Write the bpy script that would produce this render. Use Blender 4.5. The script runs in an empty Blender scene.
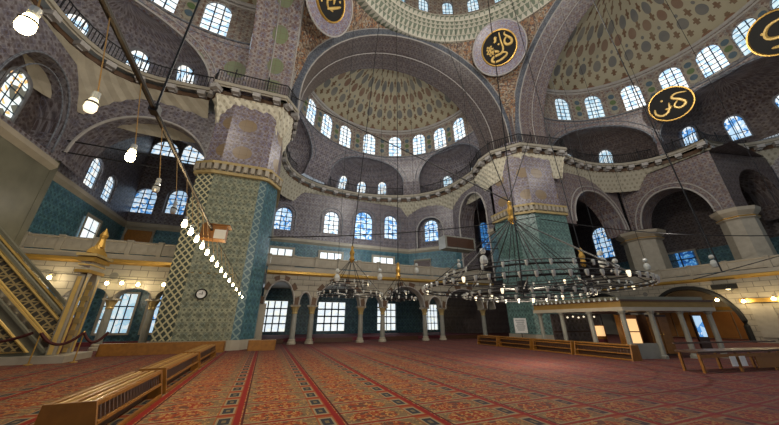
import bpy, bmesh, math, random
from math import sin, cos, pi, radians, sqrt, atan2, degrees
from mathutils import Vector, Matrix
random.seed(7)
S = bpy.context.scene
C = S.collection
# ------------------------------------------------------------------ camera, world, exposure
F_PX = 279.0
cam_d = bpy.data.cameras.new('camera'); cam = bpy.data.objects.new('camera', cam_d); C.objects.link(cam)
cam_d.sensor_width = 36; cam_d.lens = 36 * F_PX / 779; cam_d.clip_end = 500; cam_d.clip_start = 0.05
cam.location = (0, 0, 1.6); cam.rotation_euler = (radians(90 + 21.25), 0, radians(-22.5))
S.camera = cam
S.view_settings.view_transform = 'Standard'; S.view_settings.look = 'None'
S.view_settings.gamma = 1; S.view_settings.use_curve_mapping = False
S.view_settings.exposure = 0.0
w = bpy.data.worlds.new('world'); S.world = w; w.use_nodes = True
w.node_tree.nodes['Background'].inputs[0].default_value = (0.80, 0.90, 1.0, 1)
w.node_tree.nodes['Background'].inputs[1].default_value = .36

def lamp_or_fill_light(name, loc, power, col=(1, .85, .62), r=.25):
    d = bpy.data.lights.new(name, 'POINT'); d.energy = power; d.color = col; d.shadow_soft_size = r
    o = bpy.data.objects.new(name, d); C.objects.link(o); o.location = loc; return o
# light of the chandeliers and lamps, plus added fill lights without any fixture
for l, p, c in (((10.2, 9.3, 2.2), 420, (1, .86, .64)), ((5.0, 18.4, 2.4), 150, (1, .88, .68)), ((3.5, 8.0, 7.5), 700, (1, .90, .74)),
             ((10.3, 7, 17), 3100, (1, .93, .82)), ((10, 24, 20.0), 1100, (1, .93, .84)), ((9.5, 8, 27), 2200, (1, .93, .82)),
             ((29, 7, 20.5), 900, (1, .93, .84)), ((-7, 12, 19.5), 1000, (1, .9, .76)),
             ((-9, 26, 9.0), 160, (1, .88, .7)), ((-8, 15, 7.0), 260, (1, .85, .62)),
             ((10, 29, 10), 520, (.85, .93, 1)), ((9, 28, 3.2), 70, (.8, .9, 1)), ((-9.5, 25, 3.3), 70, (1, .85, .6)),
             ((17.5, 9.5, 1.75), 7, (1, .75, .45)), ((39.5, 12.5, 3.0), 60, (1, .68, .34)), ((30, 11, 8), 210, (1, .9, .78))):
    lamp_or_fill_light('lamp_or_fill_light', l, p, c)

# ------------------------------------------------------------------ node helpers
class V:
    def __init__(s, nt, sock): s.nt = nt; s.s = sock
    def _m(a, op, b=None, c=None):
        n = a.nt.nodes.new('ShaderNodeMath'); n.operation = op
        for i, x in enumerate((a, b, c)):
            if x is None: continue
            if isinstance(x, V): a.nt.links.new(x.s, n.inputs[i])
            else: n.inputs[i].default_value = x
        return V(a.nt, n.outputs[0])
    def __add__(a, b): return a._m('ADD', b)
    def __sub__(a, b): return a._m('SUBTRACT', b)
    def __mul__(a, b): return a._m('MULTIPLY', b)
    def __truediv__(a, b): return a._m('DIVIDE', b)
    def fr(a): return a._m('FRACT')
    def fl(a): return a._m('FLOOR')
    def ab(a): return a._m('ABSOLUTE')
    def lt(a, b): return a._m('LESS_THAN', b)
    def gt(a, b): return a._m('GREATER_THAN', b)
    def mx(a, b): return a._m('MAXIMUM', b)
    def mn(a, b): return a._m('MINIMUM', b)
    def sq(a): return a._m('SQRT')
    def mod(a, b): return a._m('MODULO', b)
    def snn(a): return a._m('SINE')
def cell(v, p, off=0.0):            # signed distance from the middle of a cell of size p
    return ((v + off) / p).fr() - 0.5
def dist(a, b): return (a * a + b * b).sq()
class M:
    def __init__(s, name, rough=.6, metal=0., spec=.4):
        s.m = bpy.data.materials.new(name); s.m.use_nodes = True; s.nt = s.m.node_tree
        s.b = s.nt.nodes['Principled BSDF']; s.b.inputs['Roughness'].default_value = rough
        s.b.inputs['Metallic'].default_value = metal; s.b.inputs['Specular IOR Level'].default_value = spec
    def uv(s):
        t = s.nt.nodes.new('ShaderNodeTexCoord'); x = s.nt.nodes.new('ShaderNodeSeparateXYZ')
        s.nt.links.new(t.outputs['UV'], x.inputs[0]); s.uvs = t.outputs['UV']; s.tc = t
        return V(s.nt, x.outputs[0]), V(s.nt, x.outputs[1])
    def noise(s, scale, det=2, vec=None):
        n = s.nt.nodes.new('ShaderNodeTexNoise'); n.inputs['Scale'].default_value = scale; n.inputs['Detail'].default_value = det
        if vec is not None: s.nt.links.new(vec, n.inputs['Vector'])
        return V(s.nt, n.outputs[0])
    def voro(s, scale, vec, out='Color', feat='F1'):
        n = s.nt.nodes.new('ShaderNodeTexVoronoi'); n.inputs['Scale'].default_value = scale; n.feature = feat
        s.nt.links.new(vec, n.inputs['Vector']); 
        if out == 'Color':
            x = s.nt.nodes.new('ShaderNodeSeparateXYZ'); s.nt.links.new(n.outputs['Color'], x.inputs[0]); return V(s.nt, x.outputs[0])
        return V(s.nt, n.outputs['Distance'])
    def mix(s, f, a, b):
        n = s.nt.nodes.new('ShaderNodeMix'); n.data_type = 'RGBA'
        if isinstance(f, V): s.nt.links.new(f.s, n.inputs[0])
        else: n.inputs[0].default_value = f
        for i, c in ((6, a), (7, b)):
            if isinstance(c, (tuple, list)): n.inputs[i].default_value = (*c, 1)
            else: s.nt.links.new(c, n.inputs[i])
        return n.outputs[2]
    def col(s, c, emit=0):
        if isinstance(c, (tuple, list)):
            s.b.inputs['Base Color'].default_value = (*c, 1)
            if emit: s.b.inputs['Emission Color'].default_value = (*c, 1)
        else:
            s.nt.links.new(c, s.b.inputs['Base Color'])
            if emit: s.nt.links.new(c, s.b.inputs['Emission Color'])
        if emit: s.b.inputs['Emission Strength'].default_value = emit
        return s.m
    def bump(s, h, d=.05, st=.6):
        n = s.nt.nodes.new('ShaderNodeBump'); n.inputs['Distance'].default_value = d; n.inputs['Strength'].default_value = st
        s.nt.links.new(h.s, n.inputs['Height']); s.nt.links.new(n.outputs[0], s.b.inputs['Normal'])
def plain(name, c, rough=.6, metal=0., var=.25, emit=0, sc=3.):
    k = M(name, rough, metal)
    if emit: return k.col(c, emit)
    n = k.noise(sc, 3, k.nt.nodes.new('ShaderNodeTexCoord').outputs['Object'])
    return k.col(k.mix(n, tuple(x * (1 - var) for x in c), tuple(min(1, x * (1 + var)) for x in c)))
def tile(name, base, motif, dark, p=.8, line=None, rough=.35, accent=None, pa=3.2):
    """glazed wall tiles: staggered floral motifs, leaf specks, joints; printed colour only"""
    k = M(name, rough, spec=.5); u, v = k.uv()
    row = (v / p).fl(); uu = u + row.mod(2.) * (p / 2)
    cx_, cy_ = cell(uu, p), cell(v, p)
    d = dist(cx_, cy_); q = p / 2.
    md = tuple(.5 * (x + y) for x, y in zip(base, motif))
    c = k.mix(d.lt(.36), base, md); c = k.mix(d.lt(.24), c, motif); c = k.mix(d.lt(.11), c, tuple(min(1, x * 1.35) for x in base))
    e = dist(cell(uu, q, q / 2), cell(v, q, q / 2)); c = k.mix(e.lt(.20), c, dark)
    e2 = (cell(uu + v, q).ab()).lt(.07).mx((cell(uu - v, q).ab()).lt(.07)); c = k.mix(e2 * .55, c, tuple(min(1, x * 1.6) for x in base))
    vo = k.voro(6., k.uvs, 'Color'); c = k.mix(vo.gt(.7) * .55, c, dark)
    if accent:
        ax, ay = cell(u, pa), cell(v, pa); c = k.mix(dist(ax, ay * 1.2).lt(.27), c, accent)
    jn = (cell(u, .5).ab().gt(.47)).mx(cell(v, .5).ab().gt(.47)); c = k.mix(jn * .6, c, line or dark)
    big = k.noise(.35, 2, k.tc.outputs['Object'])
    c = k.mix((big - .4) * .9, c, tuple(x * .5 for x in base))
    k.bump(jn * -1., .01, .5)
    return k.col(c)

MT = {}
MT['t_pur'] = tile('lilac_tile', (.20, .185, .20), (.09, .085, .125), (.085, .06, .06), .8)
MT['t_red'] = tile('rose_grey_tile', (.22, .19, .18), (.10, .095, .14), (.13, .07, .06), .7)
MT['t_teal'] = tile('turquoise_tile', (.075, .17, .20), (.03, .08, .14), (.03, .08, .09), .8)
MT['t_pier'] = tile('sage_floral_tile', (.27, .28, .19), (.10, .14, .12), (.10, .105, .065), .55, line=(.16, .16, .10))
MT['t_pier_up'] = tile('lilac_pier_tile', (.25, .225, .26), (.12, .10, .19), (.16, .10, .06), .7, accent=(.26, .18, .09), pa=2.4)
MT['t_gpier'] = tile('green_pier_tile', (.12, .22, .20), (.06, .12, .12), (.05, .09, .08), .7)
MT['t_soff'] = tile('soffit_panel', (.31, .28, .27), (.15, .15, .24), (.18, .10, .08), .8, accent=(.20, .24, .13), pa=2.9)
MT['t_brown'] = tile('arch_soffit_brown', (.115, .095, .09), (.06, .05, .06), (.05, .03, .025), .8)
MT['t_cream'] = tile('cream_wall_paint', (.30, .27, .23), (.15, .14, .15), (.16, .09, .07), 1.0)
MT['marble'] = plain('cream_marble', (.36, .32, .25), .45, var=.25, sc=1.2)
MT['marble_d'] = plain('grey_veined_marble', (.15, .145, .105), .4, var=.5, sc=.8)
MT['stone'] = plain('pale_stone', (.33, .30, .24), .55, var=.25)
MT['mol'] = plain('white_moulding', (.38, .36, .34), .5)
MT['bandblue'] = tile('blue_grey_band', (.17, .19, .22), (.08, .10, .15), (.09, .09, .11), .6)
MT['gold'] = plain('gilding', (.50, .30, .07), .35, .6, .25)
MT['goldm'] = plain('matt_gold_paint', (.40, .30, .13), .5, .1)
MT['brownst'] = plain('brown_stone_block', (.10, .055, .03), .6)
MT['iron'] = plain('black_iron', (.018, .018, .020), .5, .3)
MT['rodst'] = plain('worn_steel_rod', (.045, .04, .036), .4, .7)
MT['glassw'] = plain('white_glass', (.50, .52, .50), .15, 0, .04)
MT['bulb'] = plain('lit_bulb', (1, .80, .42), emit=30)
MT['bulbs'] = plain('lit_small_bulb', (1, .86, .60), emit=1.3)
MT['wood'] = plain('varnished_wood', (.25, .105, .018), .35, var=.4, sc=6)
MT['wood_d'] = plain('dark_wood', (.055, .022, .010), .4, var=.3, sc=6)
MT['wood_l'] = plain('light_wood', (.42, .24, .07), .35, var=.2, sc=6)
MT['black'] = plain('black_panel', (.010, .010, .009), .8)
MT['goldline'] = plain('gold_leaf', (.66, .45, .14), .4, .2)
MT['white'] = plain('white_paper', (.75, .75, .72), .6)
MT['cloth_r'] = plain('red_cloth', (.14, .025, .035), .8)
MT['greydot'] = plain('grey_blue_roundel', (.08, .12, .15), .5)
MT['greendot'] = plain('green_roundel', (.11, .16, .07), .5)
MT['panelc'] = plain('cream_panel', (.30, .28, .22), .5)
MT['frame'] = plain('window_frame_plaster', (.16, .16, .17), .6)
MT['lead'] = plain('leaded_bar', (.03, .05, .08), .5)
MT['canopy_gold'] = plain('gilded_frieze', (.27, .165, .04), .45, .2)
MT['canopy_m'] = plain('grey_marble_post', (.24, .24, .21), .45)
MT['rope'] = plain('dark_red_rope', (.06, .012, .01), .8)
MT['lampwarm'] = plain('warm_lit_panel', (1, .62, .28), emit=.9)
MT['doorw'] = plain('orange_wood_panelling', (.30, .13, .03), .4, var=.25, sc=2)

def ashlar_mat():
    k = M('marble_blocks', .5); u, v = k.uv(); row = (v / .42).fl(); uu = u + row.mod(2.) * .45
    j = (cell(uu, .9).ab().gt(.48)).mx(cell(v, .42).ab().gt(.46)); n = k.noise(1.1, 4, k.tc.outputs['Object'])
    c = k.mix(n, (.40, .36, .28), (.22, .20, .155)); c = k.mix(j, c, (.12, .10, .08)); c = k.mix(dist(cell(u, 3.1), cell(v, 3.0, .3)).lt(.07), c, (.16, .15, .13))
    k.bump(j * -1., .02, .6); return k.col(c)
MT['ashlar'] = ashlar_mat()
def lattice_tile():
    k = M('lattice_tile', .35); u, v = k.uv()
    a = cell(u + v, .46).ab(); b = cell(u - v, .46).ab()
    f = a.gt(.36).mx(b.gt(.36))
    c = k.mix(f, (.07, .09, .08), (.62, .58, .36)); return k.col(c)
MT['lattice'] = lattice_tile()
MT['ringtile'] = tile('lilac_ring_tile', (.26, .25, .30), (.12, .12, .24), (.22, .13, .12), .7)
def lattice_blue():
    k = M('blue_lattice_tile', .35); u, v = k.uv()
    a = cell(u + v, .5).ab(); b = cell(u - v, .5).ab()
    f = a.gt(.38).mx(b.gt(.38))
    c = k.mix(f, (.06, .12, .15), (.19, .27, .26)); return k.col(c)
MT['lattice_b'] = lattice_blue()
def pend_mat(name, base, hot, dark, sc=3.2):
    k = M(name, .6); u, v = k.uv()
    a = k.voro(sc, k.uvs); b = k.voro(sc * 1.9, k.uvs)
    c = k.mix(a.gt(.55), base, hot); c = k.mix(b.gt(.62), c, dark); c = k.mix(b.lt(.18), c, (.36, .31, .24))
    return k.col(c)
MT['pend'] = pend_mat('pendentive_arabesque', (.27, .19, .12), (.31, .15, .07), (.12, .075, .06), 4.0)
def dome_mat():
    # u = angle in units (0..1 per motif column), v = 0..1 rows from the rim upwards
    k = M('painted_dome', .65); u, v = k.uv()
    c = (.34, .31, .215)
    def row(c, v0, r, ncol, colr, shift=0., asp=1., leaf=False):
        x = cell(u * ncol, 1., shift); y = (v - v0)
        d = dist(x * asp, y)
        c = k.mix(d.lt(r), c, colr)
        if leaf:
            c = k.mix((x.ab() * asp).lt(.08) .mn((y.ab()).lt(r * 2.)), c, colr)
            c = k.mix((x.ab() * asp).lt(r * 1.6) .mn((y.ab()).lt(.05)), c, colr)
        return c
    br = (.13, .07, .035); gr = (.12, .12, .115); rd = (.18, .08, .045)
    c = row(c, .10, .26, 1, rd, 0, 1.0); c = row(c, .42, .07, 1, br, 0, 1., True)
    c = row(c, .02, .16, 1, (.26, .13, .07), 0.5)
    c = row(c, .80, .10, 1, br, .5, 1., True)
    c = row(c, 1.45, .30, 1, gr, .5, 1.15); c = row(c, 1.95, .09, 1, gr, .5, 1.)
    c = row(c, 1.15, .10, 1, br, 0, 1., True); c = row(c, 1.75, .11, 1, br, 0., 1., True)
    c = row(c, 2.35, .26, 1, (.17, .10, .065), 0., 1.); c = row(c, 2.55, .10, 1, br, .5, 1., True)
    c = row(c, 3.0, .28, 1, gr, .5, 1.); c = row(c, 3.2, .10, 1, br, 0, 1., True)
    c = row(c, 3.7, .12, 1, br, .5, 1., True); c = row(c, 4.1, .2, 1, (.17, .10, .065), 0, 1.)
    n = k.noise(.5, 2, k.tc.outputs['Object']); c = k.mix((n - .35) * .8, c, (.30, .26, .18))
    return k.col(c)
MT['dome'] = dome_mat()
def ring_mat():
    k = M('green_triangle_cornice', .6); u, v = k.uv()
    x = cell(u, .55).ab(); y = cell(v, .5)
    f = (x * 2.).lt(y + .5)
    c = k.mix(f, (.50, .48, .40), (.16, .19, .14)); c = k.mix(cell(v, .5).ab().gt(.40), c, (.56, .53, .44)); return k.col(c)
MT['ring'] = ring_mat()
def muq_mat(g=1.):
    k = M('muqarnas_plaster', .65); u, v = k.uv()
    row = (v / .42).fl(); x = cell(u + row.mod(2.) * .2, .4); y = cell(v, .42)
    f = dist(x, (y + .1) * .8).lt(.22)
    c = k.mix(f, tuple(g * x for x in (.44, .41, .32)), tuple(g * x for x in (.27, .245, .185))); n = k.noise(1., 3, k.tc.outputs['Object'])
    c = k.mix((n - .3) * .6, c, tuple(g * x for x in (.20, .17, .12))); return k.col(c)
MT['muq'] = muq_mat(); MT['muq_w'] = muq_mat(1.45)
MT['muq_p'] = plain('aged_plaster', (.36, .32, .24), .65, var=.3, sc=1.5)
def carpet_mat():
    k = M('prayer_carpet', .95, spec=.1); X, Y = k.uv()
    P = 1.63; x = ((X + .27) / P).fr() * P          # 0 at left edge of the red stripe
    R = .67; y = (Y / R).fr()                       # 0..1 in a row
    red = (.20, .018, .010); org = (.24, .065, .020); olive = (.145, .105, .055); cream = (.23, .175, .10); drk = (.03, .03, .035)
    vo = k.voro(11., k.uvs); vo2 = k.voro(26., k.uvs)
    yc = (y - .5).ab()
    zig = ((Y / .095).fr() - .5).ab(); zx = ((X / .15).fr() - .5).ab()
    c = k.mix((zig + zx).lt(.46), org, red)
    c = k.mix(vo2.gt(.70), c, (.34, .19, .065)); c = k.mix(vo.gt(.82), c, (.10, .045, .03))
    # olive spandrels beside the stripe and at the other end of each mat
    for x0 in (.15, P - .38):
        q = (x - x0).ab() if x0 < .5 else (x - x0).ab()
        sp = q.lt(.10 + .0).mx(((q * 1.5) .lt(yc * 1.15)).mn(q.lt(.34)))
        sp = sp.mn(x.gt(.13)).mn(vo2.lt(.8)); c = k.mix(sp * .85, c, olive)
    s = (x - (P - .15)).ab()
    c = k.mix(s.lt(.15), c, org); c = k.mix(s.lt(.125).mn(yc.lt(.36)), c, cream)
    c = k.mix(s.lt(.09).mn(yc.lt(.26)), c, drk); c = k.mix(s.lt(.035).mn(yc.lt(.10)), c, olive)
    c = k.mix(y.lt(.09), c, red); c = k.mix((y - .14).ab().lt(.025).mn(x.lt(P - .3)), c, cream)
    c = k.mix((y - .95).ab().lt(.025).mn(x.lt(P - .3)), c, cream)
    c = k.mix(x.lt(.10), c, (.19, .014, .011)); c = k.mix((x - .14).ab().lt(.018), c, (.06, .012, .01))
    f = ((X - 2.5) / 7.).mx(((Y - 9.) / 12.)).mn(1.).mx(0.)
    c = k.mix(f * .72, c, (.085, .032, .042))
    n = k.noise(60., 2, k.uvs); k.bump(n, .01, .4)
    return k.col(c)
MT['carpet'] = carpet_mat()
def glass_mat(name, c1, c2, c3, st):
    k = M(name, .3); u, v = k.uv(); vo = k.voro(2.2, k.uvs); vo2 = k.voro(4.5, k.uvs)
    c = k.mix(vo.gt(.62), c1, c2); c = k.mix(vo2.gt(.78), c, c3)
    return k.col(c, st)
MT['g_white'] = glass_mat('daylit_white_glass', (.80, .92, 1.), (.45, .68, .92), (1, .97, .9), .95)
MT['g_pale'] = glass_mat('daylit_pale_glass', (.62, .82, .95), (.42, .66, .85), (.8, .9, .95), .7)
MT['g_blue'] = glass_mat('daylit_blue_glass', (.50, .72, .95), (.10, .32, .72), (.85, .93, 1.), .8)
MT['g_deep'] = glass_mat('deep_blue_glass', (.04, .20, .55), (.01, .08, .30), (.15, .40, .7), .6)
MT['g_stain'] = glass_mat('stained_glass', (.75, .85, .85), (.10, .10, .08), (.85, .5, .2), 1.1)
MT['g_day'] = glass_mat('daylit_clear_glass', (.85, .92, .95), (.75, .85, .92), (.9, .95, .85), 1.0)

# ------------------------------------------------------------------ mesh helpers
class B:
    def __init__(s): s.v = []; s.f = []; s.uv = []
    def quad(s, ps, uvs=None):
        i = len(s.v); s.v += [tuple(p) for p in ps]; s.f.append(tuple(range(i, i + len(ps))))
        if uvs is None:
            a, b = Vector(ps[0]), Vector(ps[1]); d = Vector(ps[-1])
            n = (b - a).cross(d - a)
            if abs(n.z) > max(abs(n.x), abs(n.y)): uvs = [(p[0], p[1]) for p in ps]
            elif abs(n.x) > abs(n.y): uvs = [(p[1], p[2]) for p in ps]
            else: uvs = [(p[0], p[2]) for p in ps]
        s.uv += uvs
    def grid(s, fn, nu, nv, uvf=None):
        P = [[tuple(fn(i / nu, j / nv)) for j in range(nv + 1)] for i in range(nu + 1)]
        U = [[(uvf(i / nu, j / nv) if uvf else None) for j in range(nv + 1)] for i in range(nu + 1)]
        base = len(s.v)
        for i in range(nu + 1):
            for j in range(nv + 1): s.v.append(P[i][j])
        q = lambda i, j: base + i * (nv + 1) + j
        for i in range(nu):
            for j in range(nv):
                s.f.append((q(i, j), q(i + 1, j), q(i + 1, j + 1), q(i, j + 1)))
                for a, b in ((i, j), (i + 1, j), (i + 1, j + 1), (i, j + 1)):
                    s.uv.append(U[a][b] if uvf else (P[a][b][0] + P[a][b][1] * .3, P[a][b][2]))
    def box(s, c, d, rz=0, top=None):
        """c centre, d sizes; top=(sx,sy) scale of the top face"""
        t = top or (1, 1); co = cos(rz); si = sin(rz); p = []
        for sz in (-1, 1):
            k = t if sz > 0 else (1, 1)
            for sx, sy in ((-1, -1), (1, -1), (1, 1), (-1, 1)):
                x = sx * d[0] / 2 * k[0]; y = sy * d[1] / 2 * k[1]
                p.append((c[0] + x * co - y * si, c[1] + x * si + y * co, c[2] + sz * d[2] / 2))
        for a in ((0, 1, 2, 3), (4, 5, 6, 7), (0, 1, 5, 4), (1, 2, 6, 5), (2, 3, 7, 6), (3, 0, 4, 7)):
            s.quad([p[i] for i in a])
        return s
    def lathe(s, prof, n=12, c=(0, 0, 0), a0=0, a1=2 * pi):
        for i in range(n):
            t0 = a0 + (a1 - a0) * i / n; t1 = a0 + (a1 - a0) * (i + 1) / n
            for (r0, z0), (r1, z1) in zip(prof, prof[1:]):
                ps = [(c[0] + r * cos(t), c[1] + r * sin(t), c[2] + z) for r, z, t in ((r0, z0, t0), (r0, z0, t1), (r1, z1, t1), (r1, z1, t0))]
                R = max(r0, r1, .01)
                s.quad(ps, [(t0 * R, z0), (t1 * R, z0), (t1 * R, z1), (t0 * R, z1)])
        return s
    def tube(s, pts, r, n=6, closed=False):
        pts = [Vector(p) for p in pts]; m = len(pts); rings = []
        for i, p in enumerate(pts):
            a = pts[(i - 1) % m] if (closed or i > 0) else p; b = pts[(i + 1) % m] if (closed or i < m - 1) else p
            d = (b - a).normalized(); u = d.cross(Vector((0, 0, 1)))
            if u.length < .05: u = d.cross(Vector((0, 1, 0)))
            u.normalize(); w_ = d.cross(u); rr = r[i] if isinstance(r, (list, tuple)) else r
            rings.append([p + (u * cos(2 * pi * k / n) + w_ * sin(2 * pi * k / n)) * rr for k in range(n)])
        base = len(s.v)
        for R_ in rings: s.v += [tuple(x) for x in R_]
        for i in range(m if closed else m - 1):
            j = (i + 1) % m
            for k in range(n):
                q = (base + i * n + k, base + i * n + (k + 1) % n, base + j * n + (k + 1) % n, base + j * n + k)
                s.f.append(q); s.uv += [(0, 0), (.1, 0), (.1, .1), (0, .1)]
        return s
    def build(s, name, mat, parent=None, smooth=False, kind=None, label=None):
        me = bpy.data.meshes.new(name); me.from_pydata(s.v, [], s.f)
        ul = me.uv_layers.new(name='UVMap'); flat = [x for p in s.uv for x in p]
        ul.data.foreach_set('uv', flat)
        me.materials.append(MT[mat] if isinstance(mat, str) else mat)
        if smooth:
            me.polygons.foreach_set('use_smooth', [True] * len(me.polygons))
        me.update()
        o = bpy.data.objects.new(name, me); C.objects.link(o)
        if parent is not None:
            o.parent = parent
            if kind != 'stuff' and parent.get('loc') is not None: pass
        if kind: o['kind'] = kind
        if label: o['label'] = label
        return o
def struct(b, name, mat, smooth=False): return b.build(name, mat, None, smooth, 'structure')
def thing(name, label, cat, loc=(0, 0, 0), rz=0, group=None):
    o = bpy.data.objects.new(name, None); C.objects.link(o); o.location = loc; o.rotation_euler = (0, 0, rz)
    o['label'] = label; o['category'] = cat
    if group: o['group'] = group
    o.empty_display_size = .2
    return o
def tag(o, label, cat, group=None):
    o['label'] = label; o['category'] = cat
    if group: o['group'] = group
    return o
def sempty(name, loc=(0, 0, 0)):
    o = bpy.data.objects.new(name, None); C.objects.link(o); o['kind'] = 'structure'; o.location = loc; return o
def copy_tree(o, parent=None):
    c = o.copy(); C.objects.link(c)
    if parent is not None: c.parent = parent
    for ch in list(o.children): copy_tree(ch, c)
    return c
def part_copy(o, parent, loc, rz=0):
    c = o.copy(); C.objects.link(c); c.parent = parent; c.location = loc; c.rotation_euler = (0, 0, rz); return c

# ------------------------------------------------------------------ mapped walls with arched openings
def line_map(P0, P1):
    P0 = Vector(P0); P1 = Vector(P1); t = (P1 - P0).normalized(); n = Vector((t.y, -t.x))
    # d > 0 goes away from the camera side
    mid = (P0 + P1) / 2
    if n.dot(mid - Vector((8, 6))) < 0: n = -n
    f = lambda s, z, d=0.: (P0.x + t.x * s + n.x * d, P0.y + t.y * s + n.y * d, z)
    f.L = (P1 - P0).length; return f
def cyl_map(c, R0, prof):
    """s = angle*R0, prof(z) radius"""
    def f(s, z, d=0.):
        a = s / R0; r = prof(z) + d; return (c[0] + r * cos(a), c[1] + r * sin(a), z)
    return f
def arch_h(t, rise): return rise * (max(0., 1 - abs(t) ** 2.15) ** .52)
def wall(b, fm, s0, s1, z0, z1, ops=(), ds=1.0, dz=100., th=.6, uvo=0.):
    """ops: (centre, half width, sill, spring, rise). returns via b"""
    ss = {round(s0, 4), round(s1, 4)}; n = max(1, int((s1 - s0) / ds))
    for i in range(1, n): ss.add(round(s0 + (s1 - s0) * i / n, 4))
    for c, hw, zs, zp, ri in ops:
        for k in range(-8, 9): ss.add(round(c + hw * sin(k / 8 * pi / 2), 4))
    ss = sorted(x for x in ss if s0 - 1e-4 <= x <= s1 + 1e-4)
    def strip(a, b_, za0, zb0, za1, zb1):
        m = max(1, int(max(za1 - za0, zb1 - zb0) / dz + .99))
        for i in range(m):
            f0, f1 = i / m, (i + 1) / m
            pa0, pa1 = za0 + (za1 - za0) * f0, za0 + (za1 - za0) * f1
            pb0, pb1 = zb0 + (zb1 - zb0) * f0, zb0 + (zb1 - zb0) * f1
            b.quad([fm(a, pa0), fm(b_, pb0), fm(b_, pb1), fm(a, pa1)], [(a, pa0), (b_, pb0), (b_, pb1), (a, pa1)])
    for a, b_ in zip(ss, ss[1:]):
        if b_ - a < 1e-4: continue
        mid = (a + b_) / 2; hit = None
        for o in ops:
            if abs(mid - o[0]) < o[1]: hit = o
        if not hit: strip(a, b_, z0, z0, z1, z1); continue
        c, hw, zs, zp, ri = hit
        ta, tb = zp + arch_h((a - c) / hw, ri), zp + arch_h((b_ - c) / hw, ri)
        if zs > z0 + .01: strip(a, b_, z0, z0, zs, zs)
        strip(a, b_, ta, tb, z1, z1)
        b.quad([fm(a, ta), fm(b_, tb), fm(b_, tb, th), fm(a, ta, th)], [(a, 0), (b_, 0), (b_, th), (a, th)])
        if zs > z0 + .01: b.quad([fm(a, zs), fm(b_, zs), fm(b_, zs, th), fm(a, zs, th)], [(a, 0), (b_, 0), (b_, th), (a, th)])
    for c, hw, zs, zp, ri in ops:
        for s_ in (c - hw, c + hw):
            b.quad([fm(s_, zs), fm(s_, zs, th), fm(s_, zp, th), fm(s_, zp)], [(0, zs), (th, zs), (th, zp), (0, zp)])
    return b
win_n = [0]
def window(fm, c, z0, w_, h, d=.3, glass='g_white', bars=(3, 5), frame_w=.13, fmat='frame', rect=False):
    """arched window built in the mapping fm, centre s=c, sill z0; pane, frame, leaded bars"""
    win_n[0] += 1
    root = sempty('window_%d' % win_n[0], fm(c, z0, d))
    inv = Vector(root.location)
    g = lambda s, z, dd=0.: tuple(Vector(fm(c + s, z, d + dd)) - inv)
    hw = w_ / 2; sp = h if rect else h - hw
    def top(s): return z0 + h if rect else z0 + sp + arch_h(s / hw, hw)
    xs = [hw * sin(k / 6 * pi / 2) for k in range(-6, 7)]
    p = B()
    for a, b_ in zip(xs, xs[1:]):
        p.quad([g(a, z0), g(b_, z0), g(b_, top(b_)), g(a, top(a))], [(a + c, z0), (b_ + c, z0), (b_ + c, top(b_)), (a + c, top(a))])
    p.build('pane', glass, root)
    fr = B(); o = [(-hw, z0)] + [(x, top(x)) for x in xs] + [(hw, z0)]
    if rect: o = [(-hw, z0), (-hw, z0 + h), (hw, z0 + h), (hw, z0)]
    cz = z0 + h * .5
    outer = [(x + (frame_w if x > 0 else -frame_w if x < 0 else 0) * (1 if abs(x) > hw * .3 else abs(x) / hw * 3), z + frame_w * max(0, (z - cz) / (h / 2)) - (frame_w if z == z0 else 0)) for x, z in o]
    m = len(o)
    for i in range(m):
        j = (i + 1) % m
        A, B_, C_, D = o[i], o[j], outer[j], outer[i]
        fr.quad([g(*A, -.12), g(*B_, -.12), g(*C_, -.12), g(*D, -.12)], [A, B_, C_, D])
        fr.quad([g(*A, -.12), g(*B_, -.12), g(*B_, .02), g(*A, .02)], [A, B_, C_, D])
    fr.build('frame', fmat, root)
    ba = B(); bw = .035 * max(1, w_ / 1.4); nx, nz = bars
    for i in range(1, nx + 1):
        s = -hw + w_ * i / (nx + 1); ba.quad([g(s - bw, z0, -.05), g(s + bw, z0, -.05), g(s + bw, top(s) - .02, -.05), g(s - bw, top(s) - .02, -.05)])
    for j in range(1, nz + 1):
        z = z0 + h * j / (nz + 1); e = hw
        if not rect and z > z0 + sp: e = hw * sqrt(max(.02, 1 - ((z - z0 - sp) / hw) ** 2))
        ba.quad([g(-e, z - bw, -.05), g(e, z - bw, -.05), g(e, z + bw, -.05), g(-e, z + bw, -.05)])
    ba.build('glazing_bars', 'lead', root, kind='stuff')
    return root

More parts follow.
